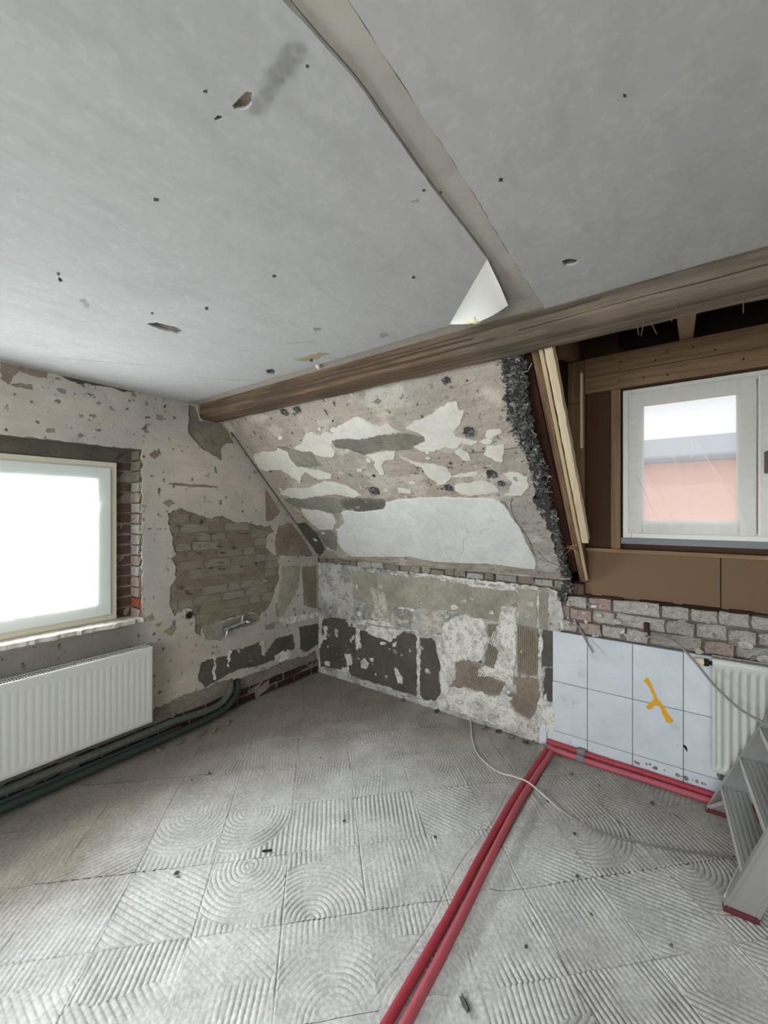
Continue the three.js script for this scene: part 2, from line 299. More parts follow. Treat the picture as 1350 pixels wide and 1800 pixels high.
function wallLayer(wall, kind, pts, angle, combMat = MAT.comb) {
  if (kind === 'comb') {
    const o = layer(wall, PART.comb, pts, TH.comb, combMat);
    mesh('adhesive_ridges', ridges(pts, ((angle ?? 0) * Math.PI) / 180, wall === slopeWall ? 0.012 : 0.0145, 0.0075, 0.001), combMat, o);
    return o;
  }
  return layer(wall, PART[kind], pts, TH[kind], MAT[kind], 0, kind === 'skim' || kind === 'rough' ? 0.011 : kind === 'panel' ? 0.004 : 0.007);
}
function slope(kind, pts, angle) { wallLayer(slopeWall, kind, pts.map(([x, y]) => [Math.max(0.004, x), y]), angle, MAT.comb_grey); }
function back(kind, pts, angle) { wallLayer(backWall, kind, pts.map(([x, y]) => [Math.max(0.006, x), Math.max(0.004, y)]), angle); }
function shred(seedN, count, spread, size) {        // torn fibres and lumps, joined
  const r = seeded(seedN), list = [];
  for (let k = 0; k < count; k++) {
    const s = size * (0.5 + r()), g = r() < 0.35 ? new THREE.IcosahedronGeometry(s * 0.5, 0) : new THREE.TubeGeometry(new THREE.CatmullRomCurve3([0, 1, 2, 3].map((q) => new THREE.Vector3((q - 1.5) * s * 0.5, s * (r() - 0.5) * 0.9, s * (r() - 0.5) * 0.9))), 3, s * 0.09, 3);
    g.rotateX(r() * 6.3).rotateZ(r() * 6.3).rotateY(r() * 6.3).translate((r() - 0.5) * spread[0], (r() - 0.5) * spread[1], r() * spread[2]); list.push(bare(g));
  }
  return mergeGeometries(list);
}
let holeSeed = 300;
function slopeHole(x, y, r) {
  const pts = Array.from({ length: 9 }, (_, k) => { const a = (k / 9) * 6.283, q = r * between(0.65, 1.05); return [x + q * Math.cos(a), y + 0.8 * q * Math.sin(a)]; });
  const o = layer(slopeWall, 'plaster_hole', pts, 0.0035, MAT.tar, 0.001, 0.003);
  if (r > 0.02) mesh('tar_wool', shred(holeSeed++, Math.round(14 + r * 500), [r * 1.5, r * 1.2, 0.008], Math.max(0.008, r * 0.4)), MAT.tarGrey, o).position.set(x, y, 0.003);
}
function slopeCrack(pts) { mesh('crack', tube(pts.map(([x, y]) => [x, y, x > 2.1 && pts.length > 5 ? 0.002 : 0.0072]), 0.0016, 24, 4), MAT.crack, slopeWall); }
const ceilHoles = [], ceilMarks = [];
function ceil(kind, pts) { (kind === 'hole' ? ceilHoles : ceilMarks).push([kind, pts]); }
slope('paint', [[0.582, 1.243], [0.678, 1.264], [0.787, 1.345], [0.847, 1.343], [0.908, 1.309], [0.964, 1.341], [1.020, 1.304], [1.099, 1.360], [1.193, 1.374], [1.302, 1.405], [1.346, 1.360], [1.418, 1.314], [1.495, 1.320], [1.527, 1.272], [1.562, 1.250], [1.513, 1.242], [1.424, 1.250], [1.343, 1.243], [1.220, 1.239], [1.082, 1.260], [0.991, 1.258], [0.950, 1.212], [0.969, 1.168], [0.905, 1.122], [0.796, 1.143], [0.730, 1.193], [0.634, 1.204]]);
slope('paint', [[1.594, 1.271], [1.682, 1.309], [1.789, 1.333], [1.882, 1.379], [1.924, 1.394], [1.965, 1.386], [1.969, 1.334], [1.997, 1.322], [1.969, 1.288], [1.948, 1.245], [1.883, 1.206], [1.897, 1.180], [1.956, 1.156], [2.013, 1.124], [1.970, 1.104], [1.917, 1.127], [1.859, 1.091], [1.804, 1.115], [1.728, 1.088], [1.646, 1.096], [1.593, 1.139], [1.693, 1.171], [1.690, 1.207], [1.639, 1.248]]);
slope('paint', [[0.099, 1.236], [0.240, 1.245], [0.363, 1.232], [0.429, 1.260], [0.495, 1.218], [0.481, 1.127], [0.500, 1.078], [0.600, 1.047], [0.723, 1.014], [0.810, 0.973], [0.777, 0.940], [0.631, 0.937], [0.550, 1.015], [0.493, 0.994], [0.418, 0.911], [0.295, 1.058], [0.109, 1.059], [0.039, 1.091], [0.053, 1.179]]);
slope('comb', [[0.980, 1.259], [1.082, 1.260], [1.218, 1.236], [1.384, 1.246], [1.498, 1.249], [1.598, 1.231], [1.687, 1.198], [1.696, 1.171], [1.614, 1.145], [1.586, 1.121], [1.477, 1.124], [1.368, 1.136], [1.193, 1.114], [1.143, 1.140], [1.077, 1.177], [0.976, 1.198]], -3);
slope('glue', [[0.411, 1.273], [0.515, 1.261], [0.559, 1.212], [0.744, 1.214], [0.735, 1.127], [0.752, 1.058], [0.608, 1.058], [0.483, 1.075], [0.471, 1.152], [0.448, 1.212]]);
slope('paint', [[1.193, 1.114], [1.363, 1.126], [1.459, 1.126], [1.411, 1.063], [1.326, 1.051], [1.287, 1.014], [1.282, 0.941], [1.247, 0.932], [1.227, 0.998], [1.248, 1.058]]);
slope('paint', [[1.466, 1.077], [1.548, 1.031], [1.610, 1.006], [1.695, 0.999], [1.772, 0.955], [1.771, 0.888], [1.707, 0.843], [1.639, 0.826], [1.659, 0.855], [1.604, 0.899], [1.595, 0.969], [1.540, 1.012]]);
slope('paint', [[1.854, 1.074], [1.897, 1.087], [1.934, 1.057], [1.933, 1.005], [1.895, 1.009], [1.865, 1.038]]);
slope('paint', [[2.053, 1.086], [2.158, 1.091], [2.136, 1.028], [2.113, 0.963], [2.058, 1.002], [2.025, 1.039]]);
slope('paint', [[2.080, 1.187], [2.161, 1.187], [2.163, 1.168], [2.101, 1.137], [2.070, 1.149]]);
slope('paint', [[1.768, 0.892], [1.847, 0.908], [1.960, 0.917], [1.957, 0.895], [1.839, 0.882]]);
slope('paint', [[1.772, 0.829], [1.972, 0.848], [2.019, 0.826], [2.045, 0.768], [1.958, 0.742], [1.826, 0.737], [1.755, 0.780]]);
slope('paint', [[2.096, 0.894], [2.163, 0.907], [2.229, 0.868], [2.220, 0.789], [2.172, 0.726], [2.045, 0.720], [2.099, 0.757], [2.135, 0.820]]);
slope('paint', [[0.059, 0.806], [0.206, 0.869], [0.466, 0.858], [0.700, 0.921], [0.767, 0.905], [0.891, 0.863], [0.979, 0.763], [0.894, 0.741], [0.717, 0.784], [0.459, 0.766], [0.295, 0.744]]);
slope('paint', [[1.330, 0.824], [1.431, 0.802], [1.419, 0.763], [1.318, 0.775]]);
slope('panel', [[1.169, 0.687], [1.293, 0.719], [1.499, 0.730], [1.686, 0.731], [1.853, 0.716], [1.950, 0.713], [2.010, 0.702], [2.051, 0.651], [2.064, 0.611], [2.073, 0.549], [2.097, 0.486], [2.119, 0.334], [2.135, 0.221], [2.145, 0.150], [2.123, 0.074], [2.023, 0.075], [1.853, 0.094], [1.560, 0.075], [1.346, 0.067], [1.132, 0.104], [0.874, 0.079], [0.618, 0.056], [0.466, 0.041], [0.401, 0.134], [0.400, 0.230], [0.498, 0.388], [0.637, 0.478], [0.663, 0.589], [0.745, 0.616], [0.858, 0.589], [1.018, 0.615], [1.117, 0.627]]);
slope('paint', [[0.223, 0.647], [0.385, 0.617], [0.558, 0.575], [0.538, 0.476], [0.438, 0.385], [0.284, 0.380], [0.221, 0.470], [0.191, 0.559]]);
slope('glue', [[0.079, 0.749], [0.402, 0.768], [0.667, 0.747], [0.740, 0.694], [0.663, 0.589], [0.549, 0.561], [0.443, 0.617], [0.202, 0.618], [0.109, 0.705]]);
slope('comb', [[0.704, 0.721], [0.894, 0.741], [1.164, 0.722], [1.168, 0.675], [1.088, 0.614], [0.915, 0.602], [0.764, 0.602], [0.709, 0.642]], 40);
slope('glue_dark', [[0.012, 0.450], [0.157, 0.468], [0.209, 0.315], [0.172, 0.116], [0.029, 0.001], [0.012, 0.173]]);
slope('glue', [[0.209, 0.362], [0.408, 0.384], [0.440, 0.294], [0.300, 0.093], [0.207, 0.169]]);
slope('glue', [[1.992, 0.692], [2.051, 0.681], [2.069, 0.631], [2.052, 0.559], [2.010, 0.548], [2.030, 0.611]]);
slopeHole(0.836, 1.527, 0.036);
slopeHole(0.710, 1.525, 0.036);
slopeHole(1.976, 1.193, 0.042);
slopeHole(1.951, 1.510, 0.026);
slopeHole(2.031, 0.899, 0.038);
slopeHole(1.117, 0.806, 0.052);
slopeHole(1.185, 0.937, 0.017);
slopeHole(1.721, 0.806, 0.034);
slopeHole(2.071, 0.823, 0.026);
slopeHole(1.081, 1.400, 0.010);
slopeHole(2.060, 1.487, 0.007);
back('glue_dark', [[0.060, 0.533], [0.191, 0.571], [0.377, 0.581], [0.401, 0.521], [0.507, 0.512], [0.622, 0.505], [0.666, 0.478], [0.817, 0.471], [0.879, 0.465], [0.961, 0.538], [1.020, 0.574], [1.136, 0.569], [1.155, 0.532], [1.146, 0.370], [1.155, 0.067], [0.981, 0.054], [0.775, 0.069], [0.554, 0.059], [0.413, 0.070], [0.316, 0.094], [0.113, 0.076], [0.033, 0.059], [0.012, 0.227], [0.073, 0.334], [0.047, 0.425]]);
back('glue_dark', [[1.177, 0.553], [1.284, 0.572], [1.319, 0.547], [1.328, 0.486], [1.372, 0.356], [1.354, 0.290], [1.372, 0.155], [1.319, 0.056], [1.211, 0.050], [1.181, 0.090]]);
back('skim', [[0.073, 0.477], [0.121, 0.476], [0.126, 0.344], [0.081, 0.336]]);
back('skim', [[0.229, 0.465], [0.266, 0.462], [0.261, 0.387], [0.231, 0.401]]);
back('skim', [[0.484, 0.517], [0.531, 0.516], [0.549, 0.351], [0.503, 0.315], [0.479, 0.373]]);
back('skim', [[0.408, 0.396], [0.461, 0.459], [0.479, 0.427], [0.432, 0.364]]);
back('skim', [[0.353, 0.258], [0.437, 0.278], [0.442, 0.158], [0.377, 0.139]]);
back('skim', [[0.542, 0.234], [0.599, 0.263], [0.639, 0.228], [0.622, 0.172], [0.554, 0.165]]);
back('skim', [[0.648, 0.274], [0.699, 0.284], [0.699, 0.250], [0.655, 0.240]]);
back('skim', [[0.916, 0.246], [0.951, 0.259], [1.011, 0.177], [1.005, 0.123], [0.961, 0.123]]);
back('skim', [[0.900, 0.461], [0.957, 0.476], [0.941, 0.435], [0.904, 0.428]]);
back('skim', [[0.087, 0.118], [0.165, 0.141], [0.160, 0.096], [0.092, 0.081]]);
back('skim', [[0.316, 0.112], [0.401, 0.149], [0.425, 0.055], [0.341, 0.044]]);
back('skim', [[0.389, 0.565], [0.599, 0.571], [0.666, 0.556], [0.576, 0.524], [0.666, 0.486], [0.817, 0.471], [0.890, 0.470], [0.981, 0.558], [1.020, 0.590], [1.372, 0.595], [1.381, 0.620], [1.211, 0.606], [0.961, 0.605], [0.817, 0.640], [0.666, 0.617]]);
back('skim', [[1.147, 0.571], [1.174, 0.581], [1.181, 0.377], [1.170, 0.055], [1.151, 0.050], [1.155, 0.276], [1.140, 0.401]]);
back('skim', [[1.328, 0.564], [1.372, 0.588], [1.389, 0.699], [1.491, 0.775], [1.605, 0.792], [1.715, 0.794], [1.753, 0.743], [1.760, 0.643], [1.738, 0.524], [1.684, 0.462], [1.557, 0.457], [1.491, 0.420], [1.508, 0.311], [1.449, 0.221], [1.466, 0.194], [1.389, 0.113], [1.375, 0.156], [1.358, 0.306], [1.375, 0.364], [1.333, 0.487]]);
back('glue_light', [[0.437, 1.033], [0.666, 1.070], [0.920, 1.041], [1.211, 1.059], [1.389, 1.053], [1.637, 1.025], [1.864, 1.021], [1.977, 1.024], [1.977, 0.958], [1.935, 0.911], [1.864, 0.902], [1.849, 0.787], [1.715, 0.794], [1.605, 0.807], [1.441, 0.814], [1.211, 0.797], [0.961, 0.779], [0.817, 0.785], [0.666, 0.748], [0.461, 0.783]]);
back('glue_light', [[1.984, 1.042], [2.124, 1.051], [2.118, 0.976], [2.124, 0.817], [2.004, 0.804], [1.984, 0.932]]);
back('comb', [[1.760, 0.758], [1.849, 0.780], [1.835, 0.657], [1.842, 0.587], [1.805, 0.438], [1.730, 0.450], [1.768, 0.616]], 74);
back('comb', [[1.629, 0.442], [1.730, 0.443], [1.805, 0.366], [1.900, 0.361], [1.842, 0.248], [1.775, 0.238], [1.557, 0.247], [1.589, 0.345]], 62);
back('plaster_brown', [[1.499, 0.437], [1.637, 0.451], [1.589, 0.330], [1.557, 0.233], [1.449, 0.221], [1.508, 0.311]]);
back('comb', [[1.984, 0.794], [2.124, 0.790], [2.118, 0.454], [1.984, 0.437]], 90);
back('plaster_brown', [[1.956, 0.416], [2.124, 0.443], [2.144, 0.341], [2.124, 0.229], [2.072, 0.146], [1.977, 0.173], [1.928, 0.229], [1.977, 0.311]]);
back('skim', [[0.554, 0.041], [0.775, 0.044], [0.981, 0.037], [1.211, 0.037], [1.372, 0.090], [1.458, 0.207], [1.715, 0.240], [1.775, 0.227], [1.864, 0.251], [1.928, 0.222], [1.977, 0.166], [2.072, 0.140], [2.118, 0.173], [2.098, 0.060], [2.045, 0.023], [1.864, 0.028], [1.637, 0.032], [1.424, 0.038], [1.136, 0.026], [0.859, 0.022], [0.599, 0.017]]);
back('skim', [[1.760, 0.636], [1.842, 0.771], [1.864, 0.888], [1.935, 0.909], [1.977, 0.924], [1.984, 0.794], [1.977, 0.600], [1.963, 0.515], [1.949, 0.415], [1.963, 0.307], [1.892, 0.366], [1.813, 0.382], [1.684, 0.352], [1.684, 0.410], [1.738, 0.451], [1.813, 0.446], [1.849, 0.575]]);
back('rough', [[0.644, 0.911], [0.817, 0.895], [0.859, 0.782], [0.961, 0.771], [1.136, 0.771], [1.136, 0.690], [0.981, 0.633], [0.817, 0.640], [0.666, 0.634], [0.710, 0.762]]);
back('skim', [[0.900, 0.754], [1.020, 0.784], [1.136, 0.771], [1.108, 0.686], [1.001, 0.669], [0.920, 0.690]]);
back('rough', [[1.458, 0.770], [1.389, 0.699], [1.381, 0.612], [1.211, 0.622], [1.174, 0.696], [1.211, 0.781], [1.389, 0.799]]);
back('glue_dark', [[2.153, 0.784], [2.224, 0.786], [2.226, 0.552], [2.153, 0.532], [2.144, 0.660]]);
back('glue_dark', [[2.173, 0.520], [2.229, 0.538], [2.220, 0.308], [2.160, 0.319]]);
back('skim', [[2.132, 0.785], [2.150, 0.788], [2.157, 0.663], [2.144, 0.554], [2.157, 0.503], [2.157, 0.318], [2.216, 0.307], [2.232, 0.299], [2.232, 0.103], [2.124, 0.109], [2.118, 0.227], [2.137, 0.339], [2.131, 0.471]]);
back('groove', [[2.129, 1.078], [2.195, 1.065], [2.188, 0.794], [2.132, 0.791]]);
left('hole_brick', [[-1.474, 1.580], [-1.369, 1.620], [-1.286, 1.580], [-1.154, 1.544], [-1.045, 1.558], [-0.947, 1.512], [-0.790, 1.494], [-0.641, 1.459], [-0.592, 1.473], [-0.542, 1.415], [-0.602, 1.401], [-0.622, 1.354], [-0.622, 1.274], [-0.522, 1.202], [-0.481, 1.116], [-0.491, 0.985], [-0.542, 0.862], [-0.602, 0.743], [-0.679, 0.710], [-0.790, 0.748], [-1.013, 0.733], [-1.214, 0.720], [-1.228, 0.654], [-1.271, 0.678], [-1.279, 0.803], [-1.300, 0.868], [-1.355, 0.885], [-1.422, 0.845], [-1.461, 0.918], [-1.454, 1.060], [-1.422, 1.121], [-1.422, 1.200], [-1.454, 1.255], [-1.422, 1.292], [-1.454, 1.437], [-1.474, 1.516]]);
left('hole_top', [[-1.321, 2.376], [-1.264, 2.374], [-1.228, 2.278], [-1.061, 2.293], [-0.997, 2.238], [-0.939, 2.144], [-1.013, 2.134], [-1.053, 2.099], [-1.053, 1.998], [-1.108, 2.021], [-1.214, 2.065], [-1.271, 2.113], [-1.328, 2.172]]);
left('glue', [[-1.214, 0.720], [-1.013, 0.726], [-0.717, 0.733], [-0.698, 0.667], [-0.790, 0.640], [-0.980, 0.638], [-1.077, 0.581], [-1.199, 0.619]]);
left('glue_dark', [[-1.257, 0.373], [-1.228, 0.460], [-1.124, 0.458], [-0.997, 0.437], [-0.980, 0.476], [-0.879, 0.464], [-0.698, 0.478], [-0.641, 0.352], [-0.522, 0.466], [-0.331, 0.453], [-0.308, 0.311], [-0.542, 0.276], [-0.698, 0.274], [-0.896, 0.303], [-0.980, 0.300], [-1.093, 0.278], [-1.199, 0.257], [-1.243, 0.327]]);
left('glue_dark', [[-0.252, 0.503], [0.001, 0.483], [0.014, 0.279], [-0.170, 0.239], [-0.240, 0.292]]);
left('skim', [[-1.131, 0.467], [-1.111, 0.462], [-1.114, 0.285], [-1.133, 0.305]]);
left('skim', [[-0.997, 0.480], [-0.972, 0.474], [-0.997, 0.349], [-1.013, 0.368]]);
left('skim', [[-0.698, 0.478], [-0.641, 0.463], [-0.641, 0.336], [-0.683, 0.364]]);
left('skim', [[-0.542, 0.324], [-0.353, 0.323], [-0.331, 0.231], [-0.542, 0.259]]);
left('skim', [[-0.930, 0.470], [-0.896, 0.468], [-0.896, 0.431], [-0.922, 0.445]]);
left('plaster_brown', [[-0.641, 1.793], [-0.481, 1.594], [-0.562, 1.513], [-0.631, 1.514], [-0.641, 1.658]]);
left('plaster_brown', [[-0.501, 1.463], [-0.353, 1.493], [-0.170, 1.295], [-0.074, 1.155], [-0.522, 1.202], [-0.542, 1.334]]);
left('glue_light', [[-0.460, 1.097], [-0.240, 1.082], [-0.263, 0.869], [-0.460, 0.650], [-0.522, 0.744], [-0.470, 0.982]]);
left('plaster_brown', [[-0.217, 1.063], [-0.024, 1.069], [-0.024, 0.634], [-0.194, 0.701]]);
left('plaster_brown', [[-0.641, 0.607], [-0.522, 0.613], [-0.542, 0.552], [-0.641, 0.567]]);
left('plaster_brown', [[-0.532, 0.778], [-0.481, 0.786], [-0.491, 0.689], [-0.526, 0.679]]);
left('skim', [[-0.481, 0.621], [0.001, 0.601], [0.014, 0.553], [-0.439, 0.562]]);
left('plaster_brown', [[-1.603, 1.980], [-1.567, 2.022], [-1.536, 1.987], [-1.567, 1.946]]);
left('plaster_brown', [[-1.512, 1.657], [-1.467, 1.682], [-1.428, 1.652], [-1.467, 1.626]]);
left('plaster_brown', [[-1.480, 1.794], [-1.382, 1.799], [-1.243, 1.793], [-1.077, 1.785], [-1.243, 1.775], [-1.422, 1.777]]);
left('plaster_brown', [[-1.512, 0.748], [-1.448, 0.785], [-1.409, 0.764], [-1.448, 0.707]]);
left('plaster_brown', [[-1.609, 0.883], [-1.579, 0.902], [-1.567, 0.862], [-1.597, 0.843]]);
left('plaster_brown', [[-1.573, 0.813], [-1.512, 0.825], [-1.536, 0.792]]);
left('plaster_brown', [[-1.561, 2.263], [-1.518, 2.271], [-1.512, 2.221], [-1.555, 2.226]]);
left('plaster_brown', [[-2.358, 2.404], [-2.162, 2.391], [-2.153, 2.354], [-2.220, 2.353], [-2.281, 2.356], [-2.305, 2.330], [-2.323, 2.279], [-2.358, 2.301]]);
left('plaster_brown', [[-2.323, 2.279], [-2.269, 2.304], [-2.223, 2.304], [-2.220, 2.273], [-2.287, 2.272]]);
left('crack', [[-2.102, 2.405], [-1.997, 2.404], [-1.891, 2.409], [-1.778, 2.401], [-1.692, 2.408], [-1.701, 2.382], [-1.770, 2.371], [-1.844, 2.381], [-1.937, 2.375], [-2.011, 2.365]]);
left('plaster_brown', [[-2.162, 2.066], [-2.123, 2.076], [-2.119, 2.048], [-2.162, 2.045]]);
const PLASTER_FOOT = [[-1.609, 0.238], [-1.486, 0.246], [-1.382, 0.253], [-1.286, 0.257], [-1.169, 0.244], [-1.093, 0.263], [-1.013, 0.247], [-0.896, 0.225], [-0.717, 0.225], [-0.622, 0.219], [-0.481, 0.233], [-0.308, 0.225], [-0.170, 0.203], [-0.024, 0.231]];
ceil('hole', [[2.232, 2.441], [2.255, 2.445], [2.280, 2.446], [2.285, 2.436], [2.266, 2.423], [2.246, 2.423], [2.232, 2.436]]);
ceil('hole', [[2.179, 2.453], [2.193, 2.450], [2.196, 2.442], [2.187, 2.438], [2.175, 2.446]]);
ceil('hole', [[1.106, 2.105], [1.155, 2.088], [1.175, 2.015], [1.155, 1.974], [1.112, 1.977], [1.098, 2.038]]);
ceil('hole', [[1.045, 1.445], [1.088, 1.436], [1.074, 1.389], [1.022, 1.368], [1.006, 1.403]]);
ceil('hole', [[2.631, 1.528], [2.651, 1.527], [2.672, 1.505], [2.663, 1.486], [2.635, 1.491]]);
ceil('hole', [[1.243, 2.449], [1.231, 2.436], [1.213, 2.424], [1.199, 2.430], [1.216, 2.443]]);
ceil('spot', [[1.260, 2.457], [1.269, 2.450], [1.253, 2.445], [1.241, 2.450]]);
ceil('spot', [[2.403, 2.410], [2.407, 2.406], [2.405, 2.404], [2.400, 2.406]]);
ceil('spot', [[2.852, 2.016], [2.858, 2.012], [2.857, 2.007], [2.853, 2.009]]);
ceil('spot', [[1.828, 2.024], [1.837, 2.017], [1.827, 2.008], [1.816, 2.012]]);
ceil('spot', [[2.215, 2.494], [2.220, 2.490], [2.216, 2.488], [2.211, 2.491]]);
ceil('spot', [[1.226, 2.145], [1.237, 2.137], [1.218, 2.128], [1.204, 2.133]]);
ceil('spot', [[1.440, 2.039], [1.451, 2.031], [1.434, 2.021], [1.421, 2.025]]);
ceil('spot', [[2.202, 1.741], [2.212, 1.734], [2.204, 1.723], [2.195, 1.726]]);
ceil('spot', [[2.425, 2.044], [2.431, 2.039], [2.428, 2.033], [2.421, 2.036]]);
ceil('spot', [[2.455, 2.013], [2.462, 2.008], [2.458, 2.002], [2.452, 2.004]]);
ceil('spot', [[2.589, 1.963], [2.595, 1.958], [2.593, 1.951], [2.587, 1.954]]);
ceil('spot', [[1.369, 1.419], [1.383, 1.408], [1.360, 1.386], [1.341, 1.389]]);
ceil('spot', [[1.860, 2.420], [1.867, 2.415], [1.859, 2.411], [1.851, 2.415]]);
ceil('scuff', [[2.304, 2.448], [2.352, 2.454], [2.394, 2.450], [2.400, 2.430], [2.369, 2.430], [2.329, 2.423], [2.292, 2.418], [2.261, 2.399], [2.238, 2.401], [2.270, 2.427]]);
ceil('scuff', [[1.112, 2.343], [1.140, 2.338], [1.100, 2.310], [1.059, 2.302], [1.072, 2.325]]);
ceil('scuff', [[2.379, 2.030], [2.401, 2.025], [2.396, 2.011], [2.381, 2.019]]);
ceil('scuff', [[1.650, 1.666], [1.674, 1.635], [1.609, 1.613]]);
ceil('stain', [[1.287, 1.459], [1.467, 1.450], [1.508, 1.411], [1.407, 1.391], [1.335, 1.404]]);
ceil('scuff', [[1.834, 1.441], [1.872, 1.449], [1.868, 1.401], [1.823, 1.405]]);
left('crack', [[-1.415, 1.491], [-1.393, 1.492], [-1.370, 1.489], [-1.372, 1.484], [-1.398, 1.484], [-1.415, 1.486]]);
left('crack', [[-1.417, 1.414], [-1.402, 1.415], [-1.387, 1.412], [-1.389, 1.408], [-1.406, 1.408], [-1.417, 1.410]]);
left('crack', [[-1.234, 1.530], [-1.225, 1.536], [-1.217, 1.526], [-1.217, 1.503], [-1.228, 1.500], [-1.234, 1.506]]);
left('crack', [[-1.100, 1.326], [-1.077, 1.327], [-1.053, 1.322], [-1.055, 1.315], [-1.083, 1.316], [-1.100, 1.319]]);
left('crack', [[-1.074, 1.273], [-1.053, 1.273], [-1.032, 1.269], [-1.034, 1.264], [-1.058, 1.265], [-1.074, 1.267]]);
left('crack', [[-1.083, 1.198], [-1.061, 1.197], [-1.039, 1.193], [-1.041, 1.187], [-1.067, 1.189], [-1.083, 1.192]]);
left('crack', [[-1.257, 1.284], [-1.236, 1.283], [-1.214, 1.279], [-1.216, 1.274], [-1.241, 1.275], [-1.257, 1.278]]);
left('crack', [[-1.260, 1.168], [-1.243, 1.168], [-1.225, 1.164], [-1.227, 1.160], [-1.247, 1.161], [-1.260, 1.164]]);
left('crack', [[-1.082, 1.151], [-1.058, 1.151], [-1.034, 1.145], [-1.036, 1.135], [-1.064, 1.137], [-1.082, 1.141]]);
left('crack', [[-1.157, 1.165], [-1.151, 1.168], [-1.145, 1.162], [-1.146, 1.147], [-1.153, 1.146], [-1.157, 1.150]]);
left('crack', [[-0.743, 1.161], [-0.736, 1.165], [-0.728, 1.157], [-0.729, 1.137], [-0.737, 1.134], [-0.743, 1.140]]);
left('crack', [[-0.886, 1.149], [-0.879, 1.151], [-0.872, 1.146], [-0.873, 1.134], [-0.881, 1.133], [-0.886, 1.136]]);
left('crack', [[-1.340, 0.996], [-1.316, 0.995], [-1.293, 0.987], [-1.295, 0.975], [-1.322, 0.977], [-1.340, 0.983]]);
left('crack', [[-1.386, 1.047], [-1.379, 1.050], [-1.373, 1.042], [-1.373, 1.023], [-1.381, 1.021], [-1.386, 1.027]]);
left('crack', [[-0.959, 1.308], [-0.947, 1.312], [-0.935, 1.304], [-0.936, 1.285], [-0.950, 1.283], [-0.959, 1.288]]);
left('crack', [[-1.352, 1.014], [-1.341, 1.017], [-1.330, 1.008], [-1.331, 0.991], [-1.344, 0.990], [-1.352, 0.996]]);
left('crack', [[-0.736, 1.456], [-0.717, 1.456], [-0.698, 1.454], [-0.700, 1.450], [-0.722, 1.450], [-0.736, 1.452]]);
left('crack', [[-0.905, 1.416], [-0.861, 1.415], [-0.817, 1.412], [-0.821, 1.408], [-0.872, 1.410], [-0.905, 1.412]]);
left('crack', [[-1.184, 1.428], [-1.139, 1.427], [-1.093, 1.423], [-1.097, 1.420], [-1.150, 1.422], [-1.184, 1.424]]);
slopeCrack([[1.737, 0.496], [1.723, 0.371], [1.674, 0.327], [1.641, 0.229], [1.604, 0.179]]);
slopeCrack([[1.820, 0.399], [1.842, 0.435], [1.909, 0.455]]);
slopeCrack([[1.491, 0.204], [1.488, 0.137], [1.556, 0.061]]);
slopeCrack([[1.639, 0.432], [1.636, 0.379], [1.644, 0.367]]);
slopeCrack([[0.841, 0.119], [0.918, 0.096]]);
slopeCrack([[2.110, 0.709], [2.091, 0.660], [2.088, 0.549], [2.137, 0.347], [2.150, 0.198], [2.201, 0.156]]);


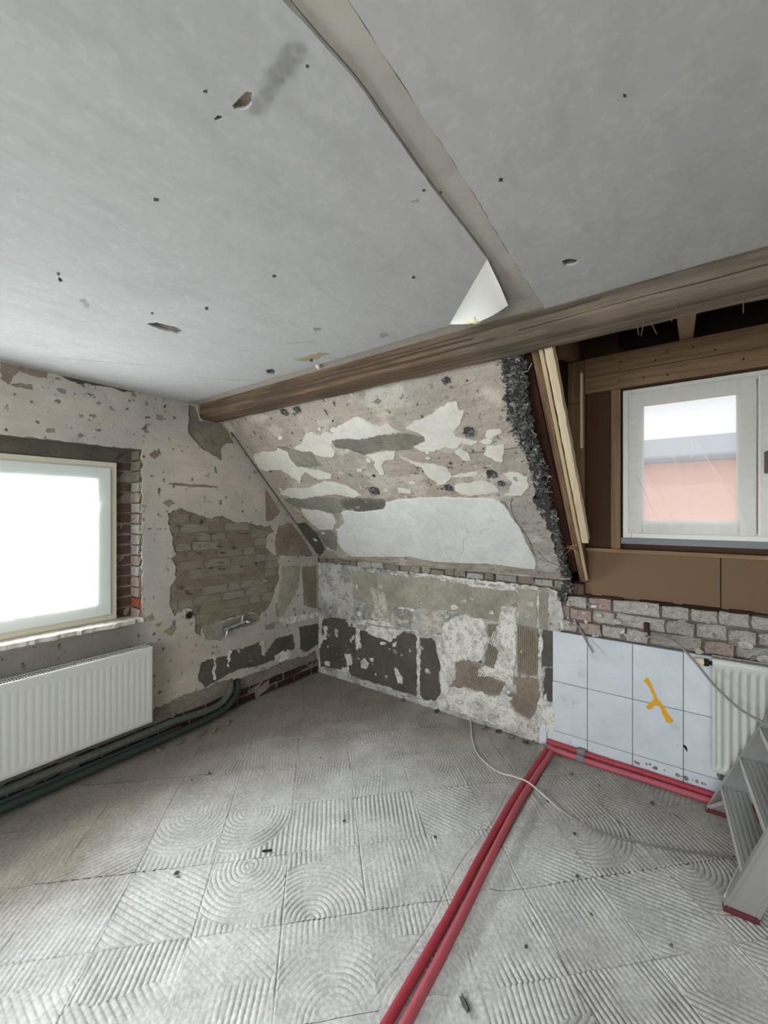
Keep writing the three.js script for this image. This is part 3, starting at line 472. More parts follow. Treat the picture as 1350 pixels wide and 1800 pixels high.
// painted plaster of the left wall: blotches, scrapes, dust
const wallTone = (base, seed, o = {}) => (u, v, W, H) => {
  const x = u * W, y = v * H;
  const big = fbm(x * 1.6 + seed, y * 1.6, 4) - 0.5, mid = fbm(x * 9 + seed, y * 9, 4) - 0.5, fine = noise(x * 260, y * 260) - 0.5, streak = fbm(x * 6, y * 60 + seed, 3) - 0.5;
  let t = 1 + 0.22 * big + 0.13 * mid + 0.06 * fine + (o.streak ?? 0.06) * streak;
  const spot = fbm(x * 30 + 4, y * 30 + seed, 3); if (spot > 0.74) t *= 1 - 1.1 * (spot - 0.74) / 0.26;
  const warm = 0.05 * (fbm(x * 2.4, y * 2.4 + seed, 3) - 0.5);
  return [base[0] * t * (1 + warm), base[1] * t, base[2] * t * (1 - warm)];
};
{
  const W = 2.6, H = 2.4, tone = wallTone([0.70, 0.67, 0.635], 3);
  const map = texture(1300, 1200, (u, v) => {
    const c = tone(u, v, W, H), z = W - u * W, y = v * H, underSill = sstep(0.05, -0.02, y - 0.86 + 0.03 * noise(z * 9, 1)) * sstep(1.55, 1.75, z) ;   // darker tone under the sill
    const s = 1 - 0.30 * underSill; return [c[0] * s, c[1] * s, c[2] * s * (1 + 0.01 * underSill)];
  }, true, W, H, -W, 0);
  const bump = texture(1024, 960, (u, v) => { const x = u * W, y = v * H; return 0.5 + 0.6 * (fbm(x * 7, y * 7, 4) - 0.5) + 0.25 * (fbm(x * 60, y * 60, 3) - 0.5) - 0.5 * Math.max(0, fbm(x * 34 + 9, y * 34, 3) - 0.70); }, false, W, H, -W, 0);
  const skin = std({ map, bumpMap: bump, bumpScale: 0.006 });
  // brick behind the plaster: inner leaf, then the outer leaf with the smaller opening the frame stands in
  mesh('masonry', plate(rect(-5.1, -0.15, 0.05, 2.75), 0.118, [rect(-WIN.z1, WIN.y0, -WIN.z0, WIN.y1)], -0.13), MAT.mortar, leftWall);
  mesh('masonry', plate(rect(-5.1, -0.15, 0.05, 2.75), 0.25, [rect(-WIN.fz1, WIN.fy0, -WIN.fz0, WIN.fy1)], -0.38), MAT.mortar, leftWall);
  const foot = PLASTER_FOOT.map((p) => [p[0], Math.max(0.03, p[1])]);
  const winHole = ragged(rect(-WIN.z1, WIN.y0, -WIN.z0 - 0.004, WIN.y1), 0.007, 0.014, 2);
  const brickHole = leftHoles.find((h) => h[0] === 'hole_brick')[1], topHole = leftHoles.find((h) => h[0] === 'hole_top')[1];
  const outer = [[-5.0, CEIL], [-5.0, 0.11], ...ragged([[-2.4, 0.115], ...foot, [-0.004, 0.13]], 0.008, 0.015, 1, true), [-0.004, CEIL]];
  mesh('plaster_skin', plate(outer, 0.012, [winHole, ragged(brickHole, 0.009, 0.014, 4), ragged(topHole, 0.006, 0.014, 7)], -0.012), skin, leftWall);
  for (const [kind, pts] of leftLayers) wallLayer(leftWall, kind, pts.map(([x, y]) => [Math.min(-0.006, x), Math.min(CEIL - 0.004, y)]));
  // the bared brickwork in the middle of the wall, courses of 7 cm
  for (let r = 0; r < 15; r++) {
    const y = 0.615 + r * 0.069; let x = -1.56 + (r % 2 ? 0 : -0.06) + between(-0.02, 0.02);
    while (x < -0.42) {
      const len = pick([0.105, 0.115, 0.215, 0.2]), x1 = x + len, cx = (x + x1) / 2, cy = y + 0.028;
      if (inside(cx, cy, brickHole) || inside(x + 0.02, cy, brickHole) || inside(x1 - 0.02, cy, brickHole)) brick(leftWall, [x, y, -0.05], [x1, y + between(0.054, 0.06), -0.006 + between(-0.004, 0.0035)], pick([MAT.brickDull, MAT.brickDull, MAT.brickDull2, MAT.brickDull3]));
      x = x1 + between(0.008, 0.016);
    }
  }
  // bricks of the window reveal: the whitewashed corner and the darker rebate behind it
  for (let r = 0; r < 16; r++) {
    const y = 0.875 + r * 0.071, y1 = y + 0.062;
    brick(leftWall, [-1.665, y, -0.128], [-1.634 + between(-0.006, 0.008), y1, -0.006 + between(-0.012, 0.006)], r === 1 ? MAT.brickOrange : r > 12 ? MAT.brickDull : pick([MAT.brickWhite, MAT.brickWash, MAT.brickWhite, MAT.brickPink, MAT.brickWhite]));
    brick(leftWall, [-1.76, y + 0.004, -0.2], [-1.66, Math.min(y1, 2.0), -0.122 + between(-0.006, 0.006)], MAT.brickBrown);
  }
  box('lintel', [-WIN.z1, WIN.fy1 + 0.004, -0.2], [-1.645, WIN.y1 + 0.02, -0.118], plasterMat(0x6f6a61), leftWall);
  // mortar left on the sill
  const sillPts = ragged([[-3.24, -0.02], [-1.645, -0.02], [-1.64, 0.105], [-1.9, 0.13], [-2.3, 0.12], [-3.24, 0.13]], 0.012, 0.02, 12);
  mesh('sill_mortar', new THREE.ExtrudeGeometry(shapeOf(sillPts), { depth: 0.018, bevelEnabled: true, bevelThickness: 0.006, bevelSize: 0.006, bevelSegments: 2 }).rotateX(-Math.PI / 2).translate(0, 0.872, -0.0), plasterMat(0xe8e5dd, 0.006), leftWall).position.set(0, -0.012, 0.004);
  // dark red bricks bared along the floor
  for (let r = 0; r < 2; r++) { let x = -3.3 + r * 0.06; while (x < -0.03) { const len = between(0.1, 0.22); brick(leftWall, [x, 0.004 + r * 0.066, -0.06], [Math.min(-0.01, x + len), 0.06 + r * 0.066, -0.008 + between(-0.004, 0.006)], pick([MAT.brickRed, MAT.brickDarkRed, MAT.brickDarkRed])); x += len + 0.012; } }
}

// sloped wall: rough old plaster, cut off raggedly at the dormer
{
  const W = 2.5, H = 1.65, tone = wallTone([0.645, 0.605, 0.56], 11, { streak: 0.1 });
  const map = texture(1250, 825, (u, v) => {
    const x = u * W, y = v * H, c = tone(u, v, W, H), grey = sstep(1.95, 2.15, x + 0.2 * (fbm(x * 5, y * 5, 3) - 0.5)) * sstep(0.85, 0.6, y) , pale = sstep(0.55, 0.7, fbm(x * 6 + 30, y * 8, 4));
    return [mix(c[0], 0.62, 0.6 * grey) + 0.08 * pale, mix(c[1], 0.61, 0.6 * grey) + 0.085 * pale, mix(c[2], 0.59, 0.6 * grey) + 0.09 * pale];
  }, true, W, H);
  const bump = texture(1250, 825, (u, v) => { const x = u * W, y = v * H; return 0.5 + 0.7 * (fbm(x * 14, y * 18, 5) - 0.5) + 0.4 * Math.abs(fbm(x * 40 + y * 12, y * 34, 3) - 0.5) - 0.7 * Math.max(0, fbm(x * 28, y * 28 + 7, 3) - 0.62); }, false, W, H);
  const edge = [[2.32, -0.02], [2.308, 0.06], [2.294, 0.147], [2.275, 0.34], [2.268, 0.5], [2.235, 0.63], [2.245, 0.727], [2.262, 0.9], [2.255, 1.08], [2.225, 1.25], [2.236, 1.385], [2.275, 1.5], [2.31, 1.6]];
  const jag = ragged(edge, 0.022, 0.02, 5, true);
  mesh('old_plaster', plate([[0, -0.03], ...jag, [0, 1.6]], 0.04, [], -0.04), std({ map, bumpMap: bump, bumpScale: 0.022 }), slopeWall);
  box('backing_board', [-0.1, -0.4, -0.16], [2.28, 1.95, -0.13], MAT.voidDark, slopeWall, 0);
  box('backing_board', [4.12, -0.1, -0.16], [4.8, 1.95, -0.0], MAT.voidDark, slopeWall, 0);
  // long crack where a plaster sheet ends, right of the white panel
  mesh('crack', tube([[2.17, 0.25, 0.0], [2.21, 0.17, 0.001], [2.28, 0.12, 0.0]], 0.002, 30, 5), MAT.crack, slopeWall);
  mesh('crack', tube([[1.9, 1.06, 0], [2.05, 1.05, 0.0005], [2.22, 1.06, 0]], 0.002, 20, 4), MAT.crack, slopeWall);
  mesh('crack', tube([[0.012, 1.46, 0.0], [0.012, 1.0, 0.002], [0.016, 0.5, 0.0], [0.02, 0.05, 0.002]], 0.006, 60, 5), MAT.crack, slopeWall);
}

// low back wall: plaster face, ledge of broken bricks, tile field, bare bricks under the dormer
{
  const W = 2.3, H = 1.16, tone = wallTone([0.73, 0.715, 0.69], 23, { streak: 0.1 });
  const map = texture(1150, 580, (u, v) => { const x = u * W, y = v * H, c = tone(u, v, W, H), pale = sstep(0.47, 0.6, fbm(x * 14 + 3, y * 14, 5)) - 0.8 * sstep(0.58, 0.7, fbm(x * 40, y * 40 + 9, 3)), low = sstep(0.35, 0.6, fbm(x * 3, y * 3 + 40, 3)); return [c[0] * (1 - 0.16 * low) + 0.1 * pale, c[1] * (1 - 0.15 * low) + 0.1 * pale, c[2] * (1 - 0.14 * low) + 0.1 * pale]; }, true, W, H);
  const bump = texture(1150, 580, (u, v) => { const x = u * W, y = v * H; return 0.5 + 0.7 * (fbm(x * 16, y * 16, 5) - 0.5) + 0.3 * (fbm(x * 70, y * 70, 2) - 0.5); }, false, W, H);
  box('masonry', [-0.1, -0.15, -0.34], [4.8, 1.03, -0.03], MAT.mortarPale, backWall, 0);
  box('masonry', [-0.1, 1.02, -0.34], [2.3, 1.16, -0.045], MAT.mortar, backWall, 0);
  mesh('plaster_skin', plate([[0, 0], ...ragged([[2.14, 0], [2.15, 0.3], [2.185, 0.45], [2.19, 0.78], [2.30, 0.80], [2.285, 0.95], [2.26, 1.05], [2.2, 1.075], [1.2, 1.085], [0.4, 1.09], [0, 1.09]], 0.007, 0.016, 6, true)], 0.03, [], -0.03), std({ map, bumpMap: bump, bumpScale: 0.008 }), backWall);
  // ledge under the slope: broken brick ends and mortar
  let x = 0.02;
  while (x < 2.26) { const len = between(0.06, 0.16), x1 = Math.min(2.3, x + len), y0 = 1.088 + between(-0.004, 0.006); brick(backWall, [x, y0, -0.08], [x1, y0 + between(0.04, 0.052), between(-0.012, 0.008)], x < 0.45 ? pick([MAT.brickDull, MAT.brickDull2]) : pick([MAT.brickWash2, MAT.brickDull3, MAT.brickWash, MAT.brickDull])); x = x1 + between(0.006, 0.02); }
  for (let k = 0; k < 46; k++) { const cx = between(0.5, 2.2), r = between(0.008, 0.028); layer(backWall, 'mortar_crust', Array.from({ length: 7 }, (_, q) => [cx + r * 1.6 * Math.cos(q * 0.9) * between(0.6, 1.1), 1.062 + between(-0.004, 0.004) - cx * 0.006 + r * 0.6 * Math.sin(q * 0.9)]), between(0.006, 0.016), pick([MAT.skim, MAT.rough, MAT.brickWash]), 0, 0.004); }
  // tiles, 25 by 33 cm, cut along floor and broken edge
  const face = [0.84, 0.87, 0.89];
  const tileMap = texture(512, 512, (u, v) => { const a = wrapFbm(u, v, 5, 5), b = wrapFbm(u + 0.3, v + 0.6, 14, 4); let t = 0.99 + 0.10 * (a - 0.5); t -= 0.3 * Math.max(0, b - 0.68); return [face[0] * t, face[1] * t, face[2] * t]; }, true, 0.6, 0.6);
  const tiles = [0, 1, 2].map((k) => { const m = tileMap.clone(); m.offset.set(0.31 * k, 0.17 * k); m.needsUpdate = true; return new THREE.MeshPhysicalMaterial({ color: [0xffffff, 0xfbfbfb, 0xf8f9fa][k], map: m, roughness: 0.25 }); });
  box('grout_bed', [2.15, 0, -0.03], [4.8, 0.79, -0.006], MAT.grout, backWall, 0);
  const rows = [[0.002, 0.117], [0.121, 0.450], [0.454, 0.787]], X0 = 2.1855, G = 0.0035;
  rows.forEach(([y0, y1], r) => {
    for (let c = -1; c < 10; c++) {
      let a = X0 + 0.2502 * c + G / 2, b = a + 0.2502 - G;
      if (c === -1) { if (r === 2) continue; a = r ? 2.152 : 2.135; }
      if (c === 0 && r === 2) a = 2.224;
      if (c === 0 && r === 1) a = 2.222;
      const g = new RoundedBoxGeometry(b - a, y1 - y0, 0.012, 1, 0.0012); g.translate((a + b) / 2, (y0 + y1) / 2, -0.001 + between(-0.0006, 0.0006));
      if (c === -1 && r === 1) { const q = layer(backWall, 'tile', [[2.152, 0.124], [2.1838, 0.124], [2.1838, 0.36], [2.165, 0.34], [2.158, 0.25]], 0.005, tiles[0], 0, 0.003); q.userData.label = 'broken end of a wall tile'; continue; }
      mesh('tile', boxUV(g), pick(tiles), backWall);
    }
  });
  mesh('sprayed_paint_mark', layerGeo(ragged([[2.742, 0.582], [2.755, 0.6], [2.77, 0.598], [2.786, 0.555], [2.804, 0.516], [2.816, 0.482], [2.83, 0.468], [2.847, 0.449], [2.864, 0.418], [2.884, 0.396], [2.889, 0.376], [2.872, 0.362], [2.852, 0.368], [2.842, 0.395], [2.826, 0.436], [2.812, 0.458], [2.797, 0.444], [2.784, 0.418], [2.764, 0.412], [2.756, 0.428], [2.772, 0.45], [2.795, 0.478], [2.79, 0.5], [2.776, 0.536], [2.758, 0.566]], 0.003, 0.008, 3), 0.0008, 0.0055), MAT.yellow, backWall).userData.label = 'sprayed yellow forked paint mark across two tiles';
  // bare bricks between tiles and dormer
  for (let r = 0; r < 3; r++) {
    let bx = 2.25 + (r === 1 ? -0.04 : r * 0.03); const y0 = 0.803 + r * 0.082;
    while (bx < 4.6) {
      const len = pick([0.12, 0.125, 0.13, 0.24, 0.11]), gap = between(0.008, 0.016);
      const o = brick(backWall, [bx, y0 + between(-0.003, 0.003), -0.09], [bx + len, y0 + between(0.066, 0.074), -0.008 + between(-0.016, 0.012)], pick([MAT.brickWash, MAT.brickWash2, MAT.brickPink, MAT.brickWash, MAT.brickWash]));
      o.rotation.z = between(-0.03, 0.03); bx += len + gap;
    }
  }
  for (let k = 0; k < 5; k++) brick(backWall, [2.30 + 0.21 * k, 1.035, -0.07], [2.30 + 0.21 * k + between(0.1, 0.2), 1.055, -0.03], pick([MAT.brickRed, MAT.brickDarkRed]));
  // smears of old mortar over the bricks
  for (let k = 0; k < 40; k++) flake(backWall, between(2.29, 3.7), between(0.80, 1.03), between(0.008, 0.026), pick(['skim', 'rough', 'rough', 'plaster_brown']), between(0.002, 0.005));
  for (let k = 0; k < 14; k++) flake(backWall, between(2.7, 3.06), between(0.072, 0.09), between(0.006, 0.014), pick(['plaster_brown', 'groove', 'plaster_brown']), 0.004, 0.006);
  layer(backWall, 'tile_hole', [[2.938, 0.262], [2.95, 0.255], [2.957, 0.24], [2.953, 0.222], [2.945, 0.236], [2.935, 0.25]], 0.001, MAT.black, 0.0056, 0.003);
  box('dark_red_brick', [2.742, 0.86, -0.03], [2.772, 0.925, -0.004], MAT.brickRed, backWall, 0.004);
}
// small flakes and bare spots scattered on the walls, each its own piece
function flake(wall, x, y, r, kind, thick, z = 0) {
  const n = 7, a0 = between(0, 6), sx = between(0.7, 1.8), pts = Array.from({ length: n }, (_, q) => { const a = a0 + (q / n) * 6.283, d = r * between(0.55, 1.1); return [x + d * sx * Math.cos(a), y + d * Math.sin(a)]; });
  return layer(wall, PART[kind], pts, thick ?? TH[kind] * between(0.6, 1.1), MAT[kind], z, 0.005);
}
for (let k = 0; k < 95; k++) { const x = between(0.05, 2.1), y = between(0.03, 1.03); flake(backWall, x, y, between(0.006, y < 0.35 && x < 0.9 ? 0.014 : 0.03), x < 0.95 && y < 0.48 ? pick(['skim', 'skim', 'glue']) : pick(['skim', 'rough', 'glue', 'rough', 'plaster_brown', 'glue_light'])); }
for (let k = 0; k < 75; k++) { const y = between(0.1, 1.55); flake(slopeWall, between(0.08, 2.2), y, between(0.005, 0.028), y < 0.52 ? pick(['paint', 'panel']) : pick(['paint', 'paint', 'rough', 'glue'])); }
for (let k = 0; k < 70; k++) { const z = between(0.05, 2.4), y = z > 1.55 ? between(2.05, 2.38) : between(0.12, 2.2); if (y - 0.15 > 1.15 + z * 1.104) continue; flake(leftWall, -z, Math.min(y, 1.1 + z * 1.1), between(0.004, 0.018), pick(['plaster_brown', 'glue', 'plaster_brown', 'rough'])); }
function layerGeo(pts, thick, z) { return plate(pts, thick, [], z); }

// ---------------------------------------------------------------- ceiling: two boards hung below a lath ceiling, seam and cut edge left open
const ceiling = structure('ceiling', [0, CEIL, 0], [Math.PI / 2, 0, 0], 'grey white plastered ceiling with a bare seam and broken holes');
{
  const W = 4.0, H = 4.0;
  const map = texture(1200, 1200, (u, v) => {
    const x = u * W, y = v * H, big = fbm(x * 1.3 + 7, y * 1.3, 4) - 0.5, mid = fbm(x * 12, y * 4, 4) - 0.5, fine = noise(x * 140, y * 140) - 0.5;
    let t = 0.69 * (1 + 0.07 * big + 0.04 * mid + 0.02 * fine);
    { const ax = 2.405, az = 2.436, bx = 2.262, bz = 2.412, k = clamp01(((x - ax) * (bx - ax) + (y - az) * (bz - az)) / ((bx - ax) ** 2 + (bz - az) ** 2)), d = Math.hypot(x - mix(ax, bx, k), y - mix(az, bz, k)) + 0.02 * (fbm(x * 40, y * 40, 3) - 0.5); t *= 1 - 0.22 * sstep(0.026, 0.004, d) * (0.55 + 0.6 * noise(x * 120, y * 120)); }
    t *= 1 - 0.025 * sstep(0.54, 0.72, fbm(x * 26, y * 11 + 4, 4)) - 0.02 * sstep(0.55, 0.7, fbm(x * 3.1 + 20, y * 3.1, 4)) + 0.03 * sstep(0.6, 0.75, fbm(x * 60, y * 60, 2));
    const paintedDim = sstep(2.6, 3.3, x) * 0.05 * (fbm(x * 2.4, y * 2.4 + 9, 4)); t -= paintedDim;  // dims the ceiling in its colour, away from the window side
    return [t, t, t * 0.99];
  }, true, W, H);
  const bump = texture(1024, 1024, (u, v) => { const x = u * W, y = v * H; return 0.5 + 0.5 * (fbm(x * 9, y * 5, 4) - 0.5) + 0.3 * (fbm(x * 50, y * 50, 2) - 0.5); }, false, W, H);
  const board = std({ map, bumpMap: bump, bumpScale: 0.0015 }), seamMap = std({ color: 0xb2aca4, map: paleMap });
  const holes = ceilHoles.map(([, p]) => ragged(p, 0.004, 0.01, 3));
  const on = (p, x0, x1) => p[0][0] > x0 && p[0][0] < x1;
  const L0 = [[0.001, 1.34], [0.9, 1.335], [1.6, 1.33], [2.15, 1.335], [2.3, 1.52], ...ragged([[2.444, 1.66], [2.447, 1.9], [2.446, 2.03], [2.452, 2.19], [2.457, 2.33], [2.449, 2.44], [2.442, 2.5], [2.447, 3.2], [2.445, 5.05]], 0.0015, 0.02, 1, true), [0.001, 5.05]];
  mesh('ceiling_board', plate(L0, 0.016, holes.filter((p) => on(p, 0, 2.44)), -0.008), board, ceiling);
  mesh('ceiling_board', plate([...ragged([[2.503, 1.243], [2.508, 1.64], [2.521, 1.965], [2.525, 2.37], [2.53, 2.6], [2.53, 5.05]], 0.0018, 0.02, 9, true), [4.7, 5.05], [4.7, 1.243]], 0.016, holes.filter((p) => on(p, 2.52, 5)), -0.008), board, ceiling);
  mesh('lath_ceiling', plate(rect(-0.3, 1.2, 4.9, 5.3), 0.03, holes, -0.030), seamMap, ceiling);
  mesh('ceiling_boarding', plate(rect(-0.3, 1.2, 4.9, 5.3), 0.03, [], -0.09), MAT.voidDark, ceiling);
  for (const h of holes) { const m = h.reduce((a, p) => [a[0] + p[0] / h.length, a[1] + p[1] / h.length], [0, 0]); mesh('lath_hole', plate(h.map((p) => [m[0] + (p[0] - m[0]) * 1.3, m[1] + (p[1] - m[1]) * 1.3]), 0.004, [], m[0] > 2.22 && m[0] < 2.35 ? -0.004 : -0.04), m[0] > 2.22 && m[0] < 2.35 ? MAT.plaster_brown : MAT.oldWoodDark, ceiling); }
  // loose lining paper that curls down at the corner of the left board
  const flap = new THREE.BufferGeometry(), fp = [], fu = [], fi = [], N = 14, A = [2.13, 1.335], B = [2.444, 1.68], C = [2.41, 1.385], E2 = [2.14, 1.345];
  for (let b = 0; b <= N; b++) for (let a = 0; a <= N; a++) { const s = a / N, t = b / N, e0 = [mix(A[0], B[0], s), mix(A[1], B[1], s)], tip = [mix(E2[0], C[0], Math.min(1, s * 1.15)), mix(E2[1], C[1], Math.min(1, s * 1.15))], e1 = s > 0.87 ? [mix(C[0], B[0], (s - 0.87) / 0.13), mix(C[1], B[1], (s - 0.87) / 0.13)] : tip; const x = mix(e0[0], e1[0], t), y = mix(e0[1], e1[1], t), bow = Math.sin(Math.PI * Math.min(1, s)); fp.push(x, y, 0.0085 + 0.035 * t * t * bow); fu.push(x, y); if (a < N && b < N) { const k = b * (N + 1) + a; fi.push(k, k + 1, k + N + 1, k + 1, k + N + 2, k + N + 1); } }
  flap.setAttribute('position', new THREE.Float32BufferAttribute(fp, 3)); flap.setAttribute('uv', new THREE.Float32BufferAttribute(fu, 2)); flap.setIndex(fi); flap.computeVertexNormals();
  const under = flap.clone().translate(0, 0, -0.0012);
  mesh('peeling_paper', merged([flap, under]), std({ color: 0xf4f3ee, side: THREE.DoubleSide }), ceiling).userData.label = 'curling flap of white lining paper';
  for (const [kind, pts] of ceilMarks) {
    if (kind === 'scuff' && pts.length > 8) continue;
    if (kind === 'spot') mesh('dowel_hole', plate(ragged(pts, 0.003, 0.008, pts[0][0] * 9), 0.0012, [], 0.0075), MAT.tar, ceiling);
    else mesh(kind === 'stain' ? 'glue_stain' : 'scuff_mark', plate(ragged(pts, 0.006, 0.012, pts[0][0] * 5), 0.0008, [], 0.0076), kind === 'stain' ? plasterMat(0xbdb294) : plasterMat(0xacaaa5), ceiling);
  }
  for (const c of [[[0.62, 1.62], [0.71, 1.49], [0.86, 1.36]], [[0.35, 2.18], [0.5, 1.98], [0.62, 1.85]], [[1.42, 1.62], [1.55, 1.56]]]) mesh('crack', tube(c.map((p) => [p[0], p[1], 0.0075]), 0.0012, 20, 4), MAT.crack, ceiling);
  for (const e of [[[2.4475, 1.7], [2.447, 1.9], [2.447, 2.03], [2.453, 2.19], [2.458, 2.33], [2.45, 2.44], [2.444, 2.6]], [[2.4985, 1.26], [2.5035, 1.64], [2.5165, 1.965], [2.5205, 2.37], [2.5255, 2.6]]]) mesh('seam_crack', tube(e.map((p) => [p[0], p[1], -0.001]), 0.0015, 60, 5), MAT.crack, ceiling);
  mesh('seam_crack', tube([[2.478, 2.35, -0.001], [2.47, 2.2, -0.0012], [2.47, 2.0, -0.001]], 0.0006, 20, 4), MAT.crack, ceiling);
}
// rest of the shell: right and rear walls, an added rear window, roof slabs over the boards
{
  const plain = plasterMat(0xc6c0b6), right = structure('wall_right', [4.65, 0, 0], [0, 0, 0], 'plain plastered right wall out of view');
  box('masonry', [0, -0.15, -0.4], [0.25, 2.9, 5.4], plain, right, 0);
  const rear = structure('wall_rear', [0, 0, 5.05], [0, 0, 0], 'plain plastered rear wall with a window');
  mesh('masonry', plate(rect(-0.4, -0.15, 4.9, 2.9), 0.25, [rect(1.4, 0.82, 3.8, 2.08)], 0), plain, rear);
  const roof = structure('roof', [0, 0, 0], [0, 0, 0], 'dark roof boarding above the room');
  box('roof_slab', [-0.4, 2.51, 1.28], [4.9, 2.62, 5.4], MAT.voidDark, roof, 0);
}

// ---------------------------------------------------------------- purlin beam across the room
{
  const g = boxGeo([0.004, 2.285, 1.075], [4.7, 2.46, 1.245], 0.012), p = g.attributes.position;
  const long = new THREE.BoxGeometry(4.696, 0.175, 0.17, 220, 6, 6), q = long.attributes.position;
  for (let i = 0; i < q.count; i++) { const x = q.getX(i), y = q.getY(i), z = q.getZ(i), e = Math.abs(y) > 0.08 && Math.abs(z) > 0.08 ? 0.010 : 0; q.setXYZ(i, x, y + 0.005 * (fbm(x * 5 + y * 20, z * 20, 3) - 0.5) - Math.sign(y) * e * noise(x * 6, z), z + 0.007 * (fbm(x * 4, y * 40 + z * 9, 3) - 0.5) - Math.sign(z) * e); }
  long.translate(2.352, 2.3725, 1.16); long.computeVertexNormals(); boxUV(long);
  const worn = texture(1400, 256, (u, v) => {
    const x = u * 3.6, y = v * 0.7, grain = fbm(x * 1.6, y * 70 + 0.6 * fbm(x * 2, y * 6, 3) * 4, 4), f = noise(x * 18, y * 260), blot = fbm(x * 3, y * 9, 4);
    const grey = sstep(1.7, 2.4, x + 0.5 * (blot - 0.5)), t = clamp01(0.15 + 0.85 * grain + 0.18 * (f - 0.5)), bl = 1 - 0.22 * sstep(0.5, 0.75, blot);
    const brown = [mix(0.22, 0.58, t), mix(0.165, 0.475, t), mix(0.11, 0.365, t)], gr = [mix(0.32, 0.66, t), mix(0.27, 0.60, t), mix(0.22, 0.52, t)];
    const face = y > 0.1 && y < 0.285 ? mix(0.9, 0.66 + 0.2 * blot, grey) : 0.92;   // shade painted into the face to the room
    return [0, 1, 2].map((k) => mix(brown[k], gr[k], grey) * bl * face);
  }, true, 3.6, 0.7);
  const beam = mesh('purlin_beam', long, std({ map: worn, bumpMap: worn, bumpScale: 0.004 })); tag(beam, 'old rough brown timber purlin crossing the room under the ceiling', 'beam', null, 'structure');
  for (const [y, z0, z1, r] of [[2.345, 0.1, 2.2, 0.0034], [2.318, 0.9, 2.3, 0.0028], [2.366, 1.4, 2.7, 0.0026], [2.33, 2.4, 3.6, 0.0024], [2.36, 0.05, 0.9, 0.0026]]) mesh('drying_crack', tube(Array.from({ length: 9 }, (_, k) => [mix(z0, z1, k / 8), y + 0.010 * (noise(k * 1.3, y * 90) - 0.5), 1.2462]), r, 60, 4), MAT.crack, beam);
  // nails and wire ends under the beam
  for (const [x, z, l, lean, which] of [[2.80, 1.16, 0.05, 0.01, 'first'], [2.83, 1.16, 0.055, -0.012, 'second'], [2.84, 1.13, 0.05, 0.022, 'third'], [2.93, 1.22, 0.05, -0.02, 'fourth'], [3.10, 1.14, 0.045, 0, 'last']]) {
    const n = group('nail', [x, 2.288, z]); tag(n, `${which} rusty nail end under the purlin, counted from the batten`, 'nail', 'nail ends under the purlin');
    mesh('shank', bar([0, 0.01, 0], [lean, -l, 0], 0.0018, 6), MAT.rust, n); mesh('tip', new THREE.ConeGeometry(0.0018, 0.006, 6).rotateX(Math.PI).translate(lean, -l - 0.003, 0), MAT.rust, n);
  }
}
